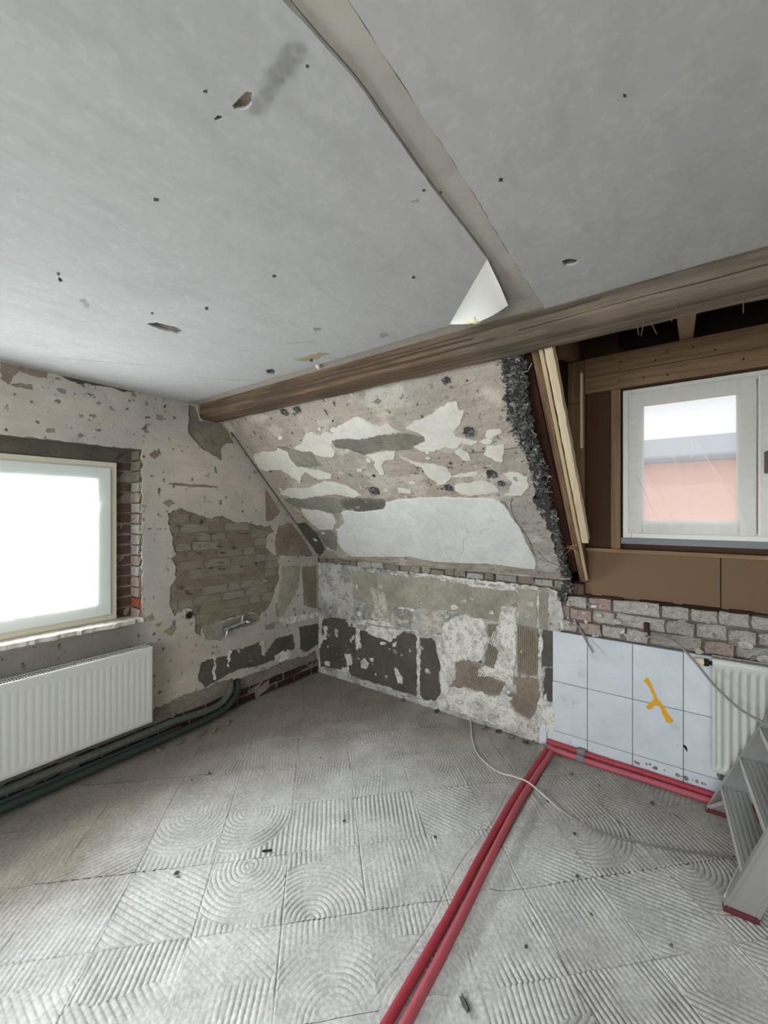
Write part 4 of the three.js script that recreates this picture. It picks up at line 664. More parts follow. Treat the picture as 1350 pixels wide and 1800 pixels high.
// tar wool and torn reed along the cut edge of the slope: stuff
const onSlope = (x, s, d = 0) => [x, SL.y0 + s * SL.s - d * SL.c, s * SL.c + d * SL.s];
const slopeFrame = (o) => { o.position.set(0, SL.y0, 0); o.rotation.x = Math.atan2(SL.c, SL.s); return o; };
{
  const list = [], dark = [], r = seeded(9);
  for (let k = 0; k < 1500; k++) {
    const t = r(), s = t < 0.8 ? 0.62 + 0.96 * Math.sqrt(r()) : 0.02 + 0.6 * r(), c = s > 0.62 ? 2.292 + 0.02 * Math.sin(s * 9) : 2.335 - 0.03 * (1 - s), w = s > 0.62 ? mix(0.045, 0.062, s / 1.58) : 0.02;
    const x = c + (r() + r() - 1) * w, big = 0.010 + 0.018 * r(), g = r() < 0.35 ? new THREE.TetrahedronGeometry(big * 0.7, 0) : new THREE.TubeGeometry(new THREE.CatmullRomCurve3([0, 1, 2, 3].map((q) => new THREE.Vector3((q - 1.5) * big * 0.6, big * (r() - 0.5), big * (r() - 0.5)))), 3, big * 0.11, 3);
    g.rotateX(r() * 6.3).rotateY(r() * 6.3).rotateZ(r() * 6.3).translate(x, s, 0.004 + 0.028 * r() * (s > 0.6 ? 1 : 0.4)); (r() < 0.62 ? dark : list).push(bare(g));
  }
  const o = slopeFrame(group('tar_wool')); tag(o, 'dark grey torn tar wool insulation along the cut edge of the sloped wall', 'insulation', null, 'stuff');
  const bed = layer(o, 'felt_bed', [[2.27, 1.57], [2.24, 1.4], [2.25, 1.2], [2.255, 1.0], [2.265, 0.8], [2.255, 0.64], [2.28, 0.5], [2.305, 0.2], [2.31, 0.03], [2.345, 0.02], [2.335, 0.3], [2.32, 0.62], [2.33, 1.0], [2.33, 1.3], [2.345, 1.57]], 0.012, MAT.tar, 0.0, 0.014);
  mesh('dark_fibres', mergeGeometries(dark), std({ color: 0x4e4e4c }), o); mesh('pale_fibres', mergeGeometries(list), std({ color: 0x8b8b88 }), o);
  // two sooty lumps on the ledge by the dormer
  for (const [x, y, q] of [[2.315, 1.095, 0.042], [2.285, 1.03, 0.036]]) {
    const lump = new THREE.IcosahedronGeometry(q, 2), p = lump.attributes.position; for (let i = 0; i < p.count; i++) { const m = 0.75 + 0.5 * noise(p.getX(i) * 60 + x * 9, p.getY(i) * 60 + p.getZ(i) * 31); p.setXYZ(i, p.getX(i) * m, p.getY(i) * m, p.getZ(i) * m * 0.7); }
    lump.computeVertexNormals();
    const l = group('sooty_lump', [x, y, 0.004]); tag(l, y > 1.06 ? 'upper of two black sooty lumps stuck on the ledge beside the dormer' : 'lower of two black sooty lumps, at the top left corner of the bare bricks', 'lump');
    mesh('core', lump, MAT.tar, l); mesh('flake', shred(Math.round(x * 1000), 26, [q * 1.5, q * 1.5, q * 0.8], q * 0.5), MAT.tarLight, l);
  }
  // rafter beside the cut edge, boards behind it, lath and new batten on the slope
  const slab = (name, lo, hi, m, label, cat) => { const b = slopeFrame(mesh(name, boxGeo(lo, hi, 0.004), m)); return tag(b, label, cat); };
  slab('roof_board', [2.26, 0.02, -0.062], [2.371, 1.62, -0.045], MAT.redBoard, 'dark red-brown old roof board set deep behind the tar wool', 'board');
  slab('old_rafter', [2.385, -0.04, -0.125], [2.432, 1.62, -0.012], MAT.oldWood, 'old brown rafter with a torn edge between tar wool and pale batten', 'rafter');
  const lath = slab('lath', [2.424, 0.0, -0.008], [2.442, 1.60, 0.006], MAT.pineGrey, 'thin weathered lath nailed along the edge of the old rafter', 'lath');
  const bg = new THREE.BoxGeometry(0.034, 1.24, 0.05, 2, 60, 2), bp = bg.attributes.position;
  for (let i = 0; i < bp.count; i++) bp.setX(i, bp.getX(i) + 0.004 * (noise(bp.getY(i) * 30, bp.getX(i) * 40) - 0.5));
  bg.translate(2.471, 0.99, 0.0); bg.computeVertexNormals(); boxUV(bg);
  tag(slopeFrame(mesh('batten', bg, MAT.pineLit)), 'pale new batten running down the slope beside the dormer opening', 'batten');
  // torn reed bundle
  const reed = group('reed_tuft', onSlope(2.375, 0.30, 0.0)), stalks = seeded(4); tag(reed, 'small bundle of torn straw-coloured reed sticking out beside the old rafter', 'reed bundle');
  for (let k = 0; k < 18; k++) mesh('stalk', bar([0.02 * (stalks() - 0.5), 0.02 * (stalks() - 0.5), 0], [0.11 * (stalks() - 0.3), 0.07 * (stalks() - 0.6), 0.03 + 0.03 * stalks()], 0.0016, 5), MAT.straw, reed);
  tag(box('brick_stub', [2.335, 1.045, -0.06], [2.415, 1.12, -0.012], MAT.brickBrown, null, 0.008), 'brown brick stub on the knee wall at the foot of the old rafter', 'brick');
}

// ---------------------------------------------------------------- dormer: timber frame, boards, window
{
  const d = structure('wall_dormer', [0, 0, 0], [0, 0, 0], 'timber dormer box lined with brown fibreboard');
  box('front_board', [2.2, 1.02, -0.16], [2.62, 2.75, -0.125], MAT.fibreDark, d, 0);
  box('front_board', [2.6, 2.35, -0.16], [3.92, 2.75, -0.125], MAT.voidDark, d, 0);
  box('front_board', [3.9, 1.02, -0.16], [4.8, 2.75, -0.125], MAT.fibreDark, d, 0);
  box('front_board', [2.2, 1.02, -0.16], [4.8, 1.425, -0.125], MAT.fibreDark, d, 0);
  box('cheek_board', [2.20, 1.04, -0.3], [2.225, 2.5, -0.11], MAT.voidDark, d, 0);
  box('cheek_board', [4.1, 1.02, -0.2], [4.13, 2.9, 1.2], MAT.fibreDark, d, 0);
  mesh('roof_boarding', plate([[-0.3, 2.78], [1.4, 2.47], [1.4, 2.56], [-0.3, 2.87]], 2.4).rotateY(-Math.PI / 2).translate(4.6, 0, 0), MAT.voidDark, d);
  mesh('cheek_board', plate([[-0.12, 1.17], [1.06, 2.47], [1.06, 2.6], [-0.12, 2.8]], 0.02).rotateY(-Math.PI / 2).translate(2.22, 0, 0), MAT.voidDark, d);

  const post = group('timber_post', [2.355, 1.36, -0.095]); tag(post, 'wide pine post of stacked pieces left of the dormer window, behind the batten', 'post');
  box('lower_piece', [-0.052, 0, -0.028], [0.052, 0.955, 0.03], MAT.pine, post); box('upper_piece', [-0.052, 0.958, -0.028], [0.052, 1.235, 0.03], MAT.pine, post);
  tag(box('timber_post', [2.563, 1.358, -0.11], [2.616, 2.364, -0.045], MAT.pine), 'slim pine post close to the left side of the dormer window frame', 'post');
  tag(box('header_board', [2.412, 2.47, -0.11], [4.1, 2.59, -0.04], MAT.pine), 'upper pine header board above the dormer window', 'header board');
  tag(box('header_board', [2.412, 2.366, -0.11], [4.1, 2.468, -0.042], MAT.pine), 'lower pine header board directly over the dormer window', 'header board');
  for (const [x, y, which] of [[2.62, 2.53, 'first screw in the upper'], [2.8, 2.50, 'second screw in the upper'], [2.74, 2.41, 'first screw in the lower'], [2.98, 2.54, 'third screw in the upper'], [2.86, 2.40, 'second screw in the lower'], [3.08, 2.50, 'fourth screw in the upper'], [3.2, 2.42, 'third screw in the lower']]) tag(mesh('screw', new THREE.CylinderGeometry(0.005, 0.005, 0.004, 10).rotateX(Math.PI / 2).translate(x, y, -0.04), MAT.black), `${which} pine header board, counted from the posts`, 'screw', 'screws in the dormer header');
  tag(box('sill_plate', [2.412, 1.333, -0.12], [4.1, 1.358, -0.03], MAT.pine), 'pine plate lying along the top of the brown boards under the dormer window', 'plate');
  tag(box('fibreboard_panel', [2.414, 1.048, -0.075], [3.103, 1.332, -0.05], MAT.fibre, null, 0.002), 'brown fibreboard panel under the dormer window, left of the joint', 'panel');
  tag(box('fibreboard_panel', [3.107, 1.048, -0.075], [4.1, 1.332, -0.05], MAT.fibre, null, 0.002), 'brown fibreboard panel under the dormer window, right of the joint', 'panel');
  tag(box('fibreboard_panel', [2.412, 1.36, -0.124], [2.562, 2.364, -0.10], MAT.fibreDark, null, 0.002), 'tall dark brown fibreboard between the two posts beside the dormer window', 'panel');
  const rg = (x) => { const short = x < 2.5, g = new THREE.BoxGeometry(0.062, 0.12, short ? 0.6 : 1.2); g.rotateX(Math.atan2(0.27, 1.13)); return boxUV(g.translate(x, short ? 2.60 : 2.515, short ? 0.2 : 0.52)); };
  for (const [x, label] of [[2.95, 'short pine rafter between purlin and header over the dormer window'], [2.345, 'pine rafter end above the wide post at the left side of the dormer'], [3.62, 'pine rafter over the right half of the dormer']]) tag(mesh('dormer_rafter', rg(x), MAT.pine), label, 'rafter');
  tag(mesh('lit_edge_strip', boxGeo([2.494, 1.93, 0.5], [2.504, 2.33, 0.53], 0.001), MAT.pineGrey), 'thin pale lath hanging upright beside the top of the batten', 'lath');  // stands in for a board edge lit by the window

  // window: frame, two sashes with panes, sill profile
  const w = structure('window_2', [0, 0, -0.12], [0, 0, 0], 'white two-leaf dormer window behind plastic sheeting');
  const fr = (x0, y0, x1, y1, t, z0, z1) => merged([boxGeo([x0, y0, z0], [x0 + t, y1, z1]), boxGeo([x1 - t, y0, z0], [x1, y1, z1]), boxGeo([x0 + t, y0, z0], [x1 - t, y0 + t, z1]), boxGeo([x0 + t, y1 - t, z0], [x1 - t, y1, z1])]);
  mesh('window_frame', fr(2.629, 1.43, 3.89, 2.348, 0.045, 0, 0.072), MAT.upvc, w);
  for (const [a, b] of [[2.66, 3.252], [3.258, 3.86]]) {
    const s = mesh('sash', fr(a, 1.458, b, 2.318, 0.072, 0.012, 0.088), MAT.upvc, w);
    mesh('glazing_bead', fr(a + 0.069, 1.527, b - 0.069, 2.249, 0.012, 0.05, 0.082), MAT.upvc, s);
    mesh('pane', boxGeo([a + 0.07, 1.528, 0.04], [b - 0.07, 2.248, 0.046], 0), MAT.glass, s);
  }
  const hd = mesh('handle', merged([boxGeo([3.274, 1.86, 0.088], [3.302, 1.93, 0.098], 0.004)]), MAT.upvc, w); hd.userData.label = 'window handle with a dark grip';
  mesh('grip', merged([bar([3.288, 1.90, 0.098], [3.288, 1.90, 0.135], 0.008), boxGeo([3.278, 1.79, 0.125], [3.298, 1.905, 0.142], 0.006)]), std({ color: 0x6f6357 }), hd);
  box('sill_profile', [2.617, 1.39, -0.01], [3.9, 1.43, 0.06], MAT.sealBlue, w);
  box('gap_blocker', [2.600, 1.36, -0.03], [2.64, 2.37, -0.002], MAT.gapDark, w, 0); box('gap_blocker', [2.60, 2.345, -0.03], [3.92, 2.37, 0.012], MAT.gapDark, w, 0); box('gap_blocker', [3.88, 1.36, -0.03], [3.94, 2.37, -0.002], MAT.gapDark, w, 0); box('gap_blocker', [2.600, 1.36, -0.03], [3.92, 1.40, -0.011], MAT.gapDark, w, 0);  // dark strips added behind the frame gaps to keep the sky out
}
// plastic sheeting over the windows: a thin film with folds
function sheeting(name, w, h, seedN, label, folds, m = MAT.film) {
  const nx = 70, ny = 60, g = new THREE.PlaneGeometry(w, h, nx, ny), p = g.attributes.position;
  for (let i = 0; i < p.count; i++) {
    const x = p.getX(i), y = p.getY(i), e = Math.min(w / 2 - Math.abs(x), h / 2 - Math.abs(y)), k = sstep(0, 0.06, e); let z = 0.006 * k * (fbm(x * 5 + seedN, y * 5, 3) - 0.3);
    for (const [fx, fy, a, amp] of folds) { const dd = (x - fx) * Math.cos(a) + (y - fy) * Math.sin(a); z += amp * Math.exp(-dd * dd / 0.00018) * k; }
    z += 0.004 * (1 - sstep(0, 0.09, e)) * Math.sin((Math.abs(x) > Math.abs(y) * (w / h) ? y : x) * 120 + 3 * noise(x * 20, y * 20)) * sstep(0, 0.02, e);
    p.setZ(i, z);
  }
  g.computeVertexNormals();
  return tag(mesh(name, g, m), label, 'plastic sheet');
}
sheeting('plastic_sheet', 0.585, 0.86, 3, 'clear plastic sheet taped over the left leaf of the dormer window', [[0.06, 0.05, 0.45, 0.004], [-0.05, 0.0, 0.2, 0.003], [-0.1, -0.3, 0.4, 0.004], [0.02, 0.2, 0.4, 0.003]], MAT.filmHazy).position.set(2.955, 1.888, -0.026);
{ // sharp creases in the left leaf sheet, pale tubes added for their glint
  const sheet = scene.getObjectByName('plastic_sheet');
  for (const [a, b] of [[[0.015, 0.128], [0.19, -0.195]], [[-0.087, 0.1], [-0.055, -0.025]], [[-0.24, -0.10], [-0.15, -0.35]], [[-0.03, 0.10], [0.02, 0.01]]]) mesh('crease', tube([[a[0], a[1], 0.004], [mix(a[0], b[0], 0.45) + 0.004, mix(a[1], b[1], 0.45), 0.006], [b[0], b[1], 0.004]], 0.0011, 20, 5), MAT.filmCrease, sheet);
}
sheeting('plastic_sheet', 0.585, 0.86, 8, 'clear plastic sheet taped over the right leaf of the dormer window', [[0, 0, 0.3, 0.003]], MAT.filmHazy).position.set(3.56, 1.888, -0.026);
{
  const o = sheeting('plastic_sheet', 1.30, 0.97, 5, 'clear plastic sheet taped over the window above the long radiator', [[0.28, -0.2, -0.6, 0.004], [0.4, -0.1, -0.5, 0.003], [0.1, -0.3, -0.7, 0.003]]);
  o.position.set(-0.072, 1.4, 2.45); o.rotation.y = Math.PI / 2;
  const w = structure('window_1', [-0.15, 0, 0], [0, Math.PI / 2, 0], 'cream framed window with pale glass behind plastic sheeting');
  const fr = (x0, y0, x1, y1, t, z0, z1) => merged([boxGeo([x0, y0, z0], [x0 + t, y1, z1]), boxGeo([x1 - t, y0, z0], [x1, y1, z1]), boxGeo([x0 + t, y0, z0], [x1 - t, y0 + t, z1]), boxGeo([x0 + t, y1 - t, z0], [x1 - t, y1, z1])]);
  mesh('window_frame', fr(-3.15, 0.885, -1.765, 1.915, 0.055, 0, 0.06), MAT.upvcCream, w);
  const s = mesh('sash', fr(-3.11, 0.925, -1.805, 1.875, 0.078, 0.01, 0.074), MAT.upvc, w);
  mesh('pane', boxGeo([-3.04, 0.99, 0.03], [-1.875, 1.81, 0.036], 0), MAT.glass, s);
  mesh('glazing_bead', fr(-3.038, 0.997, -1.877, 1.803, 0.012, 0.037, 0.066), MAT.upvc, s);
  box('gap_blocker', [-1.775, 0.88, -0.02], [-1.752, 1.925, 0.02], MAT.gapDark, w, 0); box('gap_blocker', [-3.15, 1.908, -0.02], [-1.76, 1.922, 0.02], MAT.gapDark, w, 0);  // dark strips added to fill the black gaps beside the frame
}
{
  const w = structure('added_window_3', [0, 0, 5.07], [0, 0, 0], 'white window in the rear wall');  // window added behind the camera to carry the fill light
  mesh('window_frame', merged([boxGeo([1.39, 0.81, 0.02], [1.45, 2.09, 0.09]), boxGeo([3.75, 0.81, 0.02], [3.81, 2.09, 0.09]), boxGeo([1.45, 0.81, 0.02], [3.75, 0.87, 0.09]), boxGeo([1.45, 2.03, 0.02], [3.75, 2.09, 0.09])]), MAT.upvc, w);
}

// ---------------------------------------------------------------- radiators
function radiator(name, len, h, y0, depth, pitch, amp, label) {
  const o = group(name); tag(o, label, 'radiator');
  const nx = Math.round(len / pitch) * 12, ny = 40, g = new THREE.PlaneGeometry(len, h, nx, ny), p = g.attributes.position;
  for (let i = 0; i < p.count; i++) {
    const x = p.getX(i) + len / 2, y = p.getY(i) + h / 2, fy = sstep(0.028, 0.05, y) * sstep(0.045, 0.065, h - y), fx = sstep(0.012, 0.025, x) * sstep(0.012, 0.025, len - x);
    const w = 0.5 - 0.5 * Math.cos((2 * Math.PI * (x - 0.016)) / pitch); p.setXYZ(i, x, y + y0, depth - amp * fy * fx * (1 - Math.pow(w, 0.6)) - 0.006 * (1 - sstep(0, 0.006, Math.min(x, len - x, y, h - y))));
  }
  g.computeVertexNormals(); mesh('front_panel', g, MAT.enamel, o);
  mesh('rear_panel', boxGeo([0.01, y0 + 0.01, 0.025], [len - 0.01, y0 + h - 0.02, 0.035]), MAT.enamelInner, o);
  mesh('convector', merged(Array.from({ length: Math.floor(len / 0.04) }, (_, k) => boxGeo([0.02 + k * 0.04, y0 + 0.03, 0.036], [0.024 + k * 0.04, y0 + h - 0.03, depth - 0.016], 0))), MAT.enamelInner, o);
  for (const x of [0, len - 0.004]) mesh('side_panel', boxGeo([x, y0, 0.02], [x + 0.004, y0 + h, depth - 0.004], 0.001), MAT.enamel, o);
  const slots = []; for (let x = 0.012; x < len - 0.014; x += 0.0125) slots.push(boxGeo([x, y0 + h - 0.004, 0.028], [x + 0.005, y0 + h, depth - 0.018], 0));
  slots.push(boxGeo([0, y0 + h - 0.006, 0.018], [len, y0 + h + 0.001, 0.03], 0.001), boxGeo([0, y0 + h - 0.012, depth - 0.02], [len, y0 + h + 0.001, depth - 0.002], 0.002), boxGeo([0, y0 + h - 0.004, 0.062], [len, y0 + h, 0.068], 0));
  mesh('top_grille', merged(slots), MAT.enamel, o);
  for (const x of [0.2, len - 0.2]) mesh('bracket', boxGeo([x, y0 + 0.08, -0.004], [x + 0.03, y0 + h - 0.1, 0.026]), MAT.enamelInner, o);
  return o;
}
{
  const a = radiator('radiator', 1.42, 0.492, 0.214, 0.12, 0.0333, 0.002, 'long white flat-ribbed panel radiator under the left window');
  a.rotation.y = Math.PI / 2; a.position.set(0.012, 0, 3.056);
  const b = radiator('radiator', 1.0, 0.606, 0.200, 0.098, 0.0345, 0.014, 'white deep-ribbed radiator hanging on the tiles beside the stepladder'); b.position.set(3.062, 0, 0.008);
  const v = mesh('thermostat_valve', merged([new THREE.CylinderGeometry(0.017, 0.021, 0.045, 18).rotateZ(Math.PI / 2).translate(-0.058, 0.77, 0.062)]), std({ color: 0xe3dcc0, roughness: 0.5 }), b); v.userData.label = 'cream thermostat cap';
  mesh('valve_collar', merged([new THREE.CylinderGeometry(0.02, 0.02, 0.022, 14).rotateZ(Math.PI / 2).translate(-0.025, 0.77, 0.062), bar([-0.014, 0.77, 0.062], [0.0, 0.77, 0.062], 0.011)]), MAT.black, v);
  mesh('return_valve', merged([bar([0.035, 0.205, 0.05], [0.035, 0.15, 0.05], 0.010), bar([0.035, 0.16, 0.05], [0.035, 0.16, 0.0], 0.009), new THREE.CylinderGeometry(0.016, 0.016, 0.02, 6).translate(0.035, 0.175, 0.05)]), MAT.steel, b);
}

// ---------------------------------------------------------------- aluminium stepladder
{
  const t = group('stepladder', [3.043, 0, 0.465], [0, 0.055, 0]); tag(t, 'aluminium stepladder with ribbed treads and red feet standing by the ribbed radiator', 'stepladder');
  const cot = 0.405, ang = Math.atan2(1, cot), rise = 0.18, first = 0.165, top = first + rise * 5, half = (y) => 0.325 - 0.075 * y;
  for (const side of [1, -1]) {
    // channel: web with two flanges, following the lean of the ladder
    const L = (top + 0.02) / Math.sin(ang), wd = 0.099, seg = (u0, u1, z0, z1) => new THREE.BoxGeometry(u1 - u0, L, z1 - z0, 1, 4, 1).translate((u0 + u1) / 2, L / 2, (z0 + z1) / 2);
    const z = (a) => side * a;
    const list = [seg(0, wd, -0.0012, 0.0012), seg(0, 0.0028, Math.min(z(-0.018), z(0.008)), Math.max(z(-0.018), z(0.008))), seg(wd - 0.0028, wd, Math.min(z(-0.018), z(0.008)), Math.max(z(-0.018), z(0.008))), seg(0.014, 0.0165, Math.min(0, z(0.004)), Math.max(0, z(0.004))), seg(wd - 0.0165, wd - 0.014, Math.min(0, z(0.004)), Math.max(0, z(0.004)))];
    const g = merged(list), p = g.attributes.position, ca = Math.cos(ang), sa = Math.sin(ang);
    for (let i = 0; i < p.count; i++) { const u = p.getX(i), v = p.getY(i), zz = p.getZ(i); let x = u * sa + v * ca, y = v * sa - u * ca; if (y < 0.022) { const k = 0.022 - y; y += k; x += k * cot; } p.setXYZ(i, x, y, side * half(y) + zz); }
    g.computeVertexNormals(); mesh('rail', g, MAT.alu, t);
    mesh('foot_cap', boxGeo([0.006, 0.0005, side * half(0) - 0.019], [0.116, 0.0215, side * half(0) + 0.010], 0.004), MAT.redPlastic, t);
  }
  for (let k = 0; k < 5; k++) {
    const y = first + rise * k, hz = half(y) - 0.004, x0 = y * cot + 0.002, list = [boxGeo([x0, y - 0.006, -hz], [x0 + 0.105, y - 0.003, hz], 0.0005), boxGeo([x0 + 0.103, y - 0.026, -hz], [x0 + 0.106, y, hz], 0.0008)];
    for (let r = 0; r < 5; r++) list.push(boxGeo([x0 + 0.006 + r * 0.0205, y - 0.006, -hz], [x0 + 0.0175 + r * 0.0205, y + 0.001, hz], 0.0016));
    const tr = mesh('tread', merged(list), MAT.alu, t); mesh('nosing', boxGeo([x0 - 0.002, y - 0.030, -hz], [x0 + 0.003, y + 0.001, hz], 0.0008), MAT.aluBright, tr);
  }
  for (const side of [1, -1]) { const z = side * (half(0.1) - 0.012); mesh('brace', boxGeo([-0.001, -0.009, -0.0012], [0.175, 0.009, 0.0012], 0.0005).rotateY(side * 0.62).rotateZ(1.03).translate(0.018, 0.035, z), MAT.aluBright, t); }
  mesh('platform', merged([boxGeo([top * cot - 0.01, top - 0.02, -half(top)], [top * cot + 0.26, top, half(top)], 0.004), ...[0, 1, 2, 3, 4, 5, 6].map((r) => boxGeo([top * cot + 0.01 + r * 0.034, top, -half(top) + 0.01], [top * cot + 0.025 + r * 0.034, top + 0.002, half(top) - 0.01], 0.0005))]), MAT.alu, t);
  for (const side of [1, -1]) { mesh('rear_leg', bar([top * cot + 0.22, top - 0.02, side * half(top)], [top * cot + 0.62, 0.02, side * 0.32], 0.016, 12), MAT.alu, t); mesh('foot_cap', boxGeo([top * cot + 0.6, 0.0005, side * 0.32 - 0.02], [top * cot + 0.645, 0.03, side * 0.32 + 0.02], 0.004), MAT.redPlastic, t); }
}

// ---------------------------------------------------------------- pipes and conduits
function wrinkled(pts, r, n, seedN) {
  const g = tube(pts, r, n, 14), p = g.attributes.position, c = g.attributes.normal;
  for (let i = 0; i < p.count; i++) { const x = p.getX(i), y = p.getY(i), z = p.getZ(i), d = 0.0024 * (fbm(x * 45 + seedN, z * 45 + y * 60, 3) - 0.5); p.setXYZ(i, x + c.getX(i) * d, y + c.getY(i) * d, z + c.getZ(i) * d); }
  g.computeVertexNormals(); const u = g.attributes.uv; for (let i = 0; i < u.count; i++) u.setXY(i, u.getX(i) * 2, u.getY(i) * 0.1); return g;
}
const conduit = (name, pts, m, label, r = 0.0165) => tag(mesh(name, wrinkled(pts, r, 160, pts[0][0] * 7), m), label, 'conduit');
conduit('red_conduit', [[2.204, 0.017, 0.09], [2.196, 0.018, 0.35], [2.186, 0.018, 0.7], [2.192, 0.019, 1.1], [2.205, 0.018, 1.5], [2.208, 0.019, 1.9], [2.21, 0.018, 2.9]], MAT.pipeRed, 'darker red conduit across the floor, left of the pair');
conduit('red_conduit', [[2.238, 0.017, 0.1], [2.230, 0.019, 0.35], [2.221, 0.018, 0.7], [2.232, 0.019, 1.1], [2.248, 0.019, 1.5], [2.256, 0.019, 1.9], [2.265, 0.018, 2.9]], MAT.pipePink, 'pinkish red conduit across the floor, right of the pair, along the mortar edge', 0.0175);
conduit('red_conduit', [[2.19, 0.045, 0.026], [2.5, 0.042, 0.03], [2.8, 0.04, 0.026], [3.03, 0.038, 0.028], [3.4, 0.038, 0.028], [4.2, 0.038, 0.028]], MAT.pipeRed, 'red conduit along the foot of the tiles, upper and closer to the wall');
conduit('red_conduit', [[2.2, 0.02, 0.06], [2.5, 0.018, 0.064], [2.8, 0.018, 0.06], [3.05, 0.018, 0.06], [3.4, 0.018, 0.06], [4.2, 0.018, 0.06]], MAT.pipePink, 'red conduit along the foot of the tiles, lower and on the floor');
{
  const c = group('pipe_clip', [2.405, 0, 0.05]); tag(c, 'grey tape band holding the two red conduits at the foot of the tiles', 'clip');
  mesh('band', boxGeo([-0.028, 0.002, -0.044], [0.028, 0.068, -0.002], 0.012), MAT.clipGrey, c); mesh('strap', boxGeo([-0.028, 0.001, -0.02], [0.028, 0.04, 0.032], 0.012), MAT.clipGrey, c);
  const l = group('mortar_lump', [2.185, 0.0, 0.07]); tag(l, 'dark grey mortar lump where the red conduits turn at the tile corner', 'lump');
  const g = new THREE.IcosahedronGeometry(0.032, 2), p = g.attributes.position; for (let i = 0; i < p.count; i++) { const m = 0.75 + 0.5 * noise(p.getX(i) * 50, p.getY(i) * 50 + p.getZ(i) * 40); p.setXYZ(i, p.getX(i) * m * 1.3, Math.max(-0.001, p.getY(i) * m), p.getZ(i) * m); } g.computeVertexNormals();
  mesh('core', g, MAT.groove, l);
}
const gA = wrinkled([[0.055, 0.125, 3.6], [0.055, 0.125, 2.4], [0.05, 0.12, 1.85], [0.05, 0.12, 1.45], [0.055, 0.105, 1.25], [0.06, 0.11, 1.12], [0.05, 0.16, 1.03], [0.02, 0.215, 0.99], [-0.02, 0.235, 0.97]], 0.024, 160, 2);
tag(mesh('green_pipe', gA, MAT.pipeGreenDusty), 'dusty green insulated pipe along the left wall, upper of two, bending into the brick', 'pipe');
const gB = wrinkled([[0.095, 0.055, 3.6], [0.095, 0.055, 2.4], [0.09, 0.052, 1.85], [0.088, 0.05, 1.45], [0.085, 0.055, 1.2], [0.075, 0.08, 1.05], [0.05, 0.15, 0.95], [0.01, 0.21, 0.925], [-0.03, 0.22, 0.92]], 0.024, 160, 5);
tag(mesh('green_pipe', gB, MAT.pipeGreen), 'dark green insulated pipe along the left wall, lower of two, near the floor', 'pipe');
tag(mesh('dark_conduit', wrinkled([[0.03, 0.05, 3.6], [0.03, 0.05, 2.4], [0.03, 0.045, 1.6], [0.028, 0.04, 1.4]], 0.02, 80, 8), std({ color: 0x3a3f42, roughness: 0.8 })), 'black conduit lying behind the green pipes under the long radiator', 'conduit');

// ---------------------------------------------------------------- water valve and drain stub on the left wall
{
  const t = group('water_valve', [0, 0, 0]); tag(t, 'chrome wall valve bar with two elbows on the bared grey patch', 'valve');
  for (const [z, y] of [[1.035, 0.665], [0.885, 0.69]]) { mesh('elbow', merged([bar([-0.01, y, z], [0.04, y, z], 0.011), new THREE.SphereGeometry(0.0145, 14, 10).translate(0.04, y, z), new THREE.CylinderGeometry(0.024, 0.024, 0.006, 20).rotateZ(Math.PI / 2).translate(0.002, y, z)]), MAT.steel, t); }
  mesh('bar', merged([bar([0.04, 0.672, 1.07], [0.04, 0.695, 0.85], 0.0125), bar([0.04, 0.676, 1.0], [0.04, 0.683, 0.96], 0.0165)]), MAT.steel, t);
  mesh('outlet', merged([bar([0.04, 0.665, 1.035], [0.045, 0.625, 1.045], 0.010), bar([0.045, 0.63, 1.045], [0.05, 0.612, 1.05], 0.013)]), MAT.steel, t);
  mesh('spindle', merged([bar([0.04, 0.69, 0.90], [0.04, 0.745, 0.895], 0.010), bar([0.04, 0.735, 0.895], [0.04, 0.75, 0.894], 0.014), bar([0.04, 0.69, 0.86], [0.06, 0.688, 0.845], 0.013)]), MAT.steel, t);
  const d = group('drain_stub', [0, 0.832, 1.322]); tag(d, 'black open drain pipe end set in the left wall plaster', 'pipe');
  mesh('pipe_ring', new THREE.LatheGeometry([[0.021, -0.03], [0.021, 0.008], [0.0235, 0.011], [0.027, 0.008], [0.027, -0.03]].map((q) => new THREE.Vector2(...q)), 28).rotateZ(-Math.PI / 2), std({ color: 0x4a443e, roughness: 0.7 }), d);
  mesh('pipe_bore', new THREE.CylinderGeometry(0.021, 0.021, 0.004, 24).rotateZ(Math.PI / 2).translate(-0.001, 0, 0), MAT.black, d);
}

// ---------------------------------------------------------------- cables
const cable = (name, pts, r, m, label) => tag(mesh(name, tube(pts, r, 140, 8), m), label, 'cable');
cable('cable', [[1.62, 0.02, 0.008], [1.645, 0.008, 0.04], [1.743, 0.007, 0.232], [1.852, 0.007, 0.386], [2.026, 0.012, 0.49], [2.15, 0.036, 0.513], [2.215, 0.044, 0.528], [2.3, 0.03, 0.558], [2.426, 0.009, 0.607], [2.593, 0.007, 0.643], [2.782, 0.007, 0.6], [2.936, 0.007, 0.54], [3.115, 0.007, 0.456], [3.4, 0.007, 0.40]], 0.0042, MAT.cableSoiled, 'white cable, soiled grey further on, snaking over the floor across the red conduits');
{ const g = scene.getObjectByName('cable').geometry, p = g.attributes.position, c = []; for (let i = 0; i < p.count; i++) { const k = sstep(2.25, 2.6, p.getX(i)); c.push(mix(0.64, 0.20, k), mix(0.61, 0.19, k), mix(0.55, 0.175, k)); } g.setAttribute('color', new THREE.Float32BufferAttribute(c, 3)); }
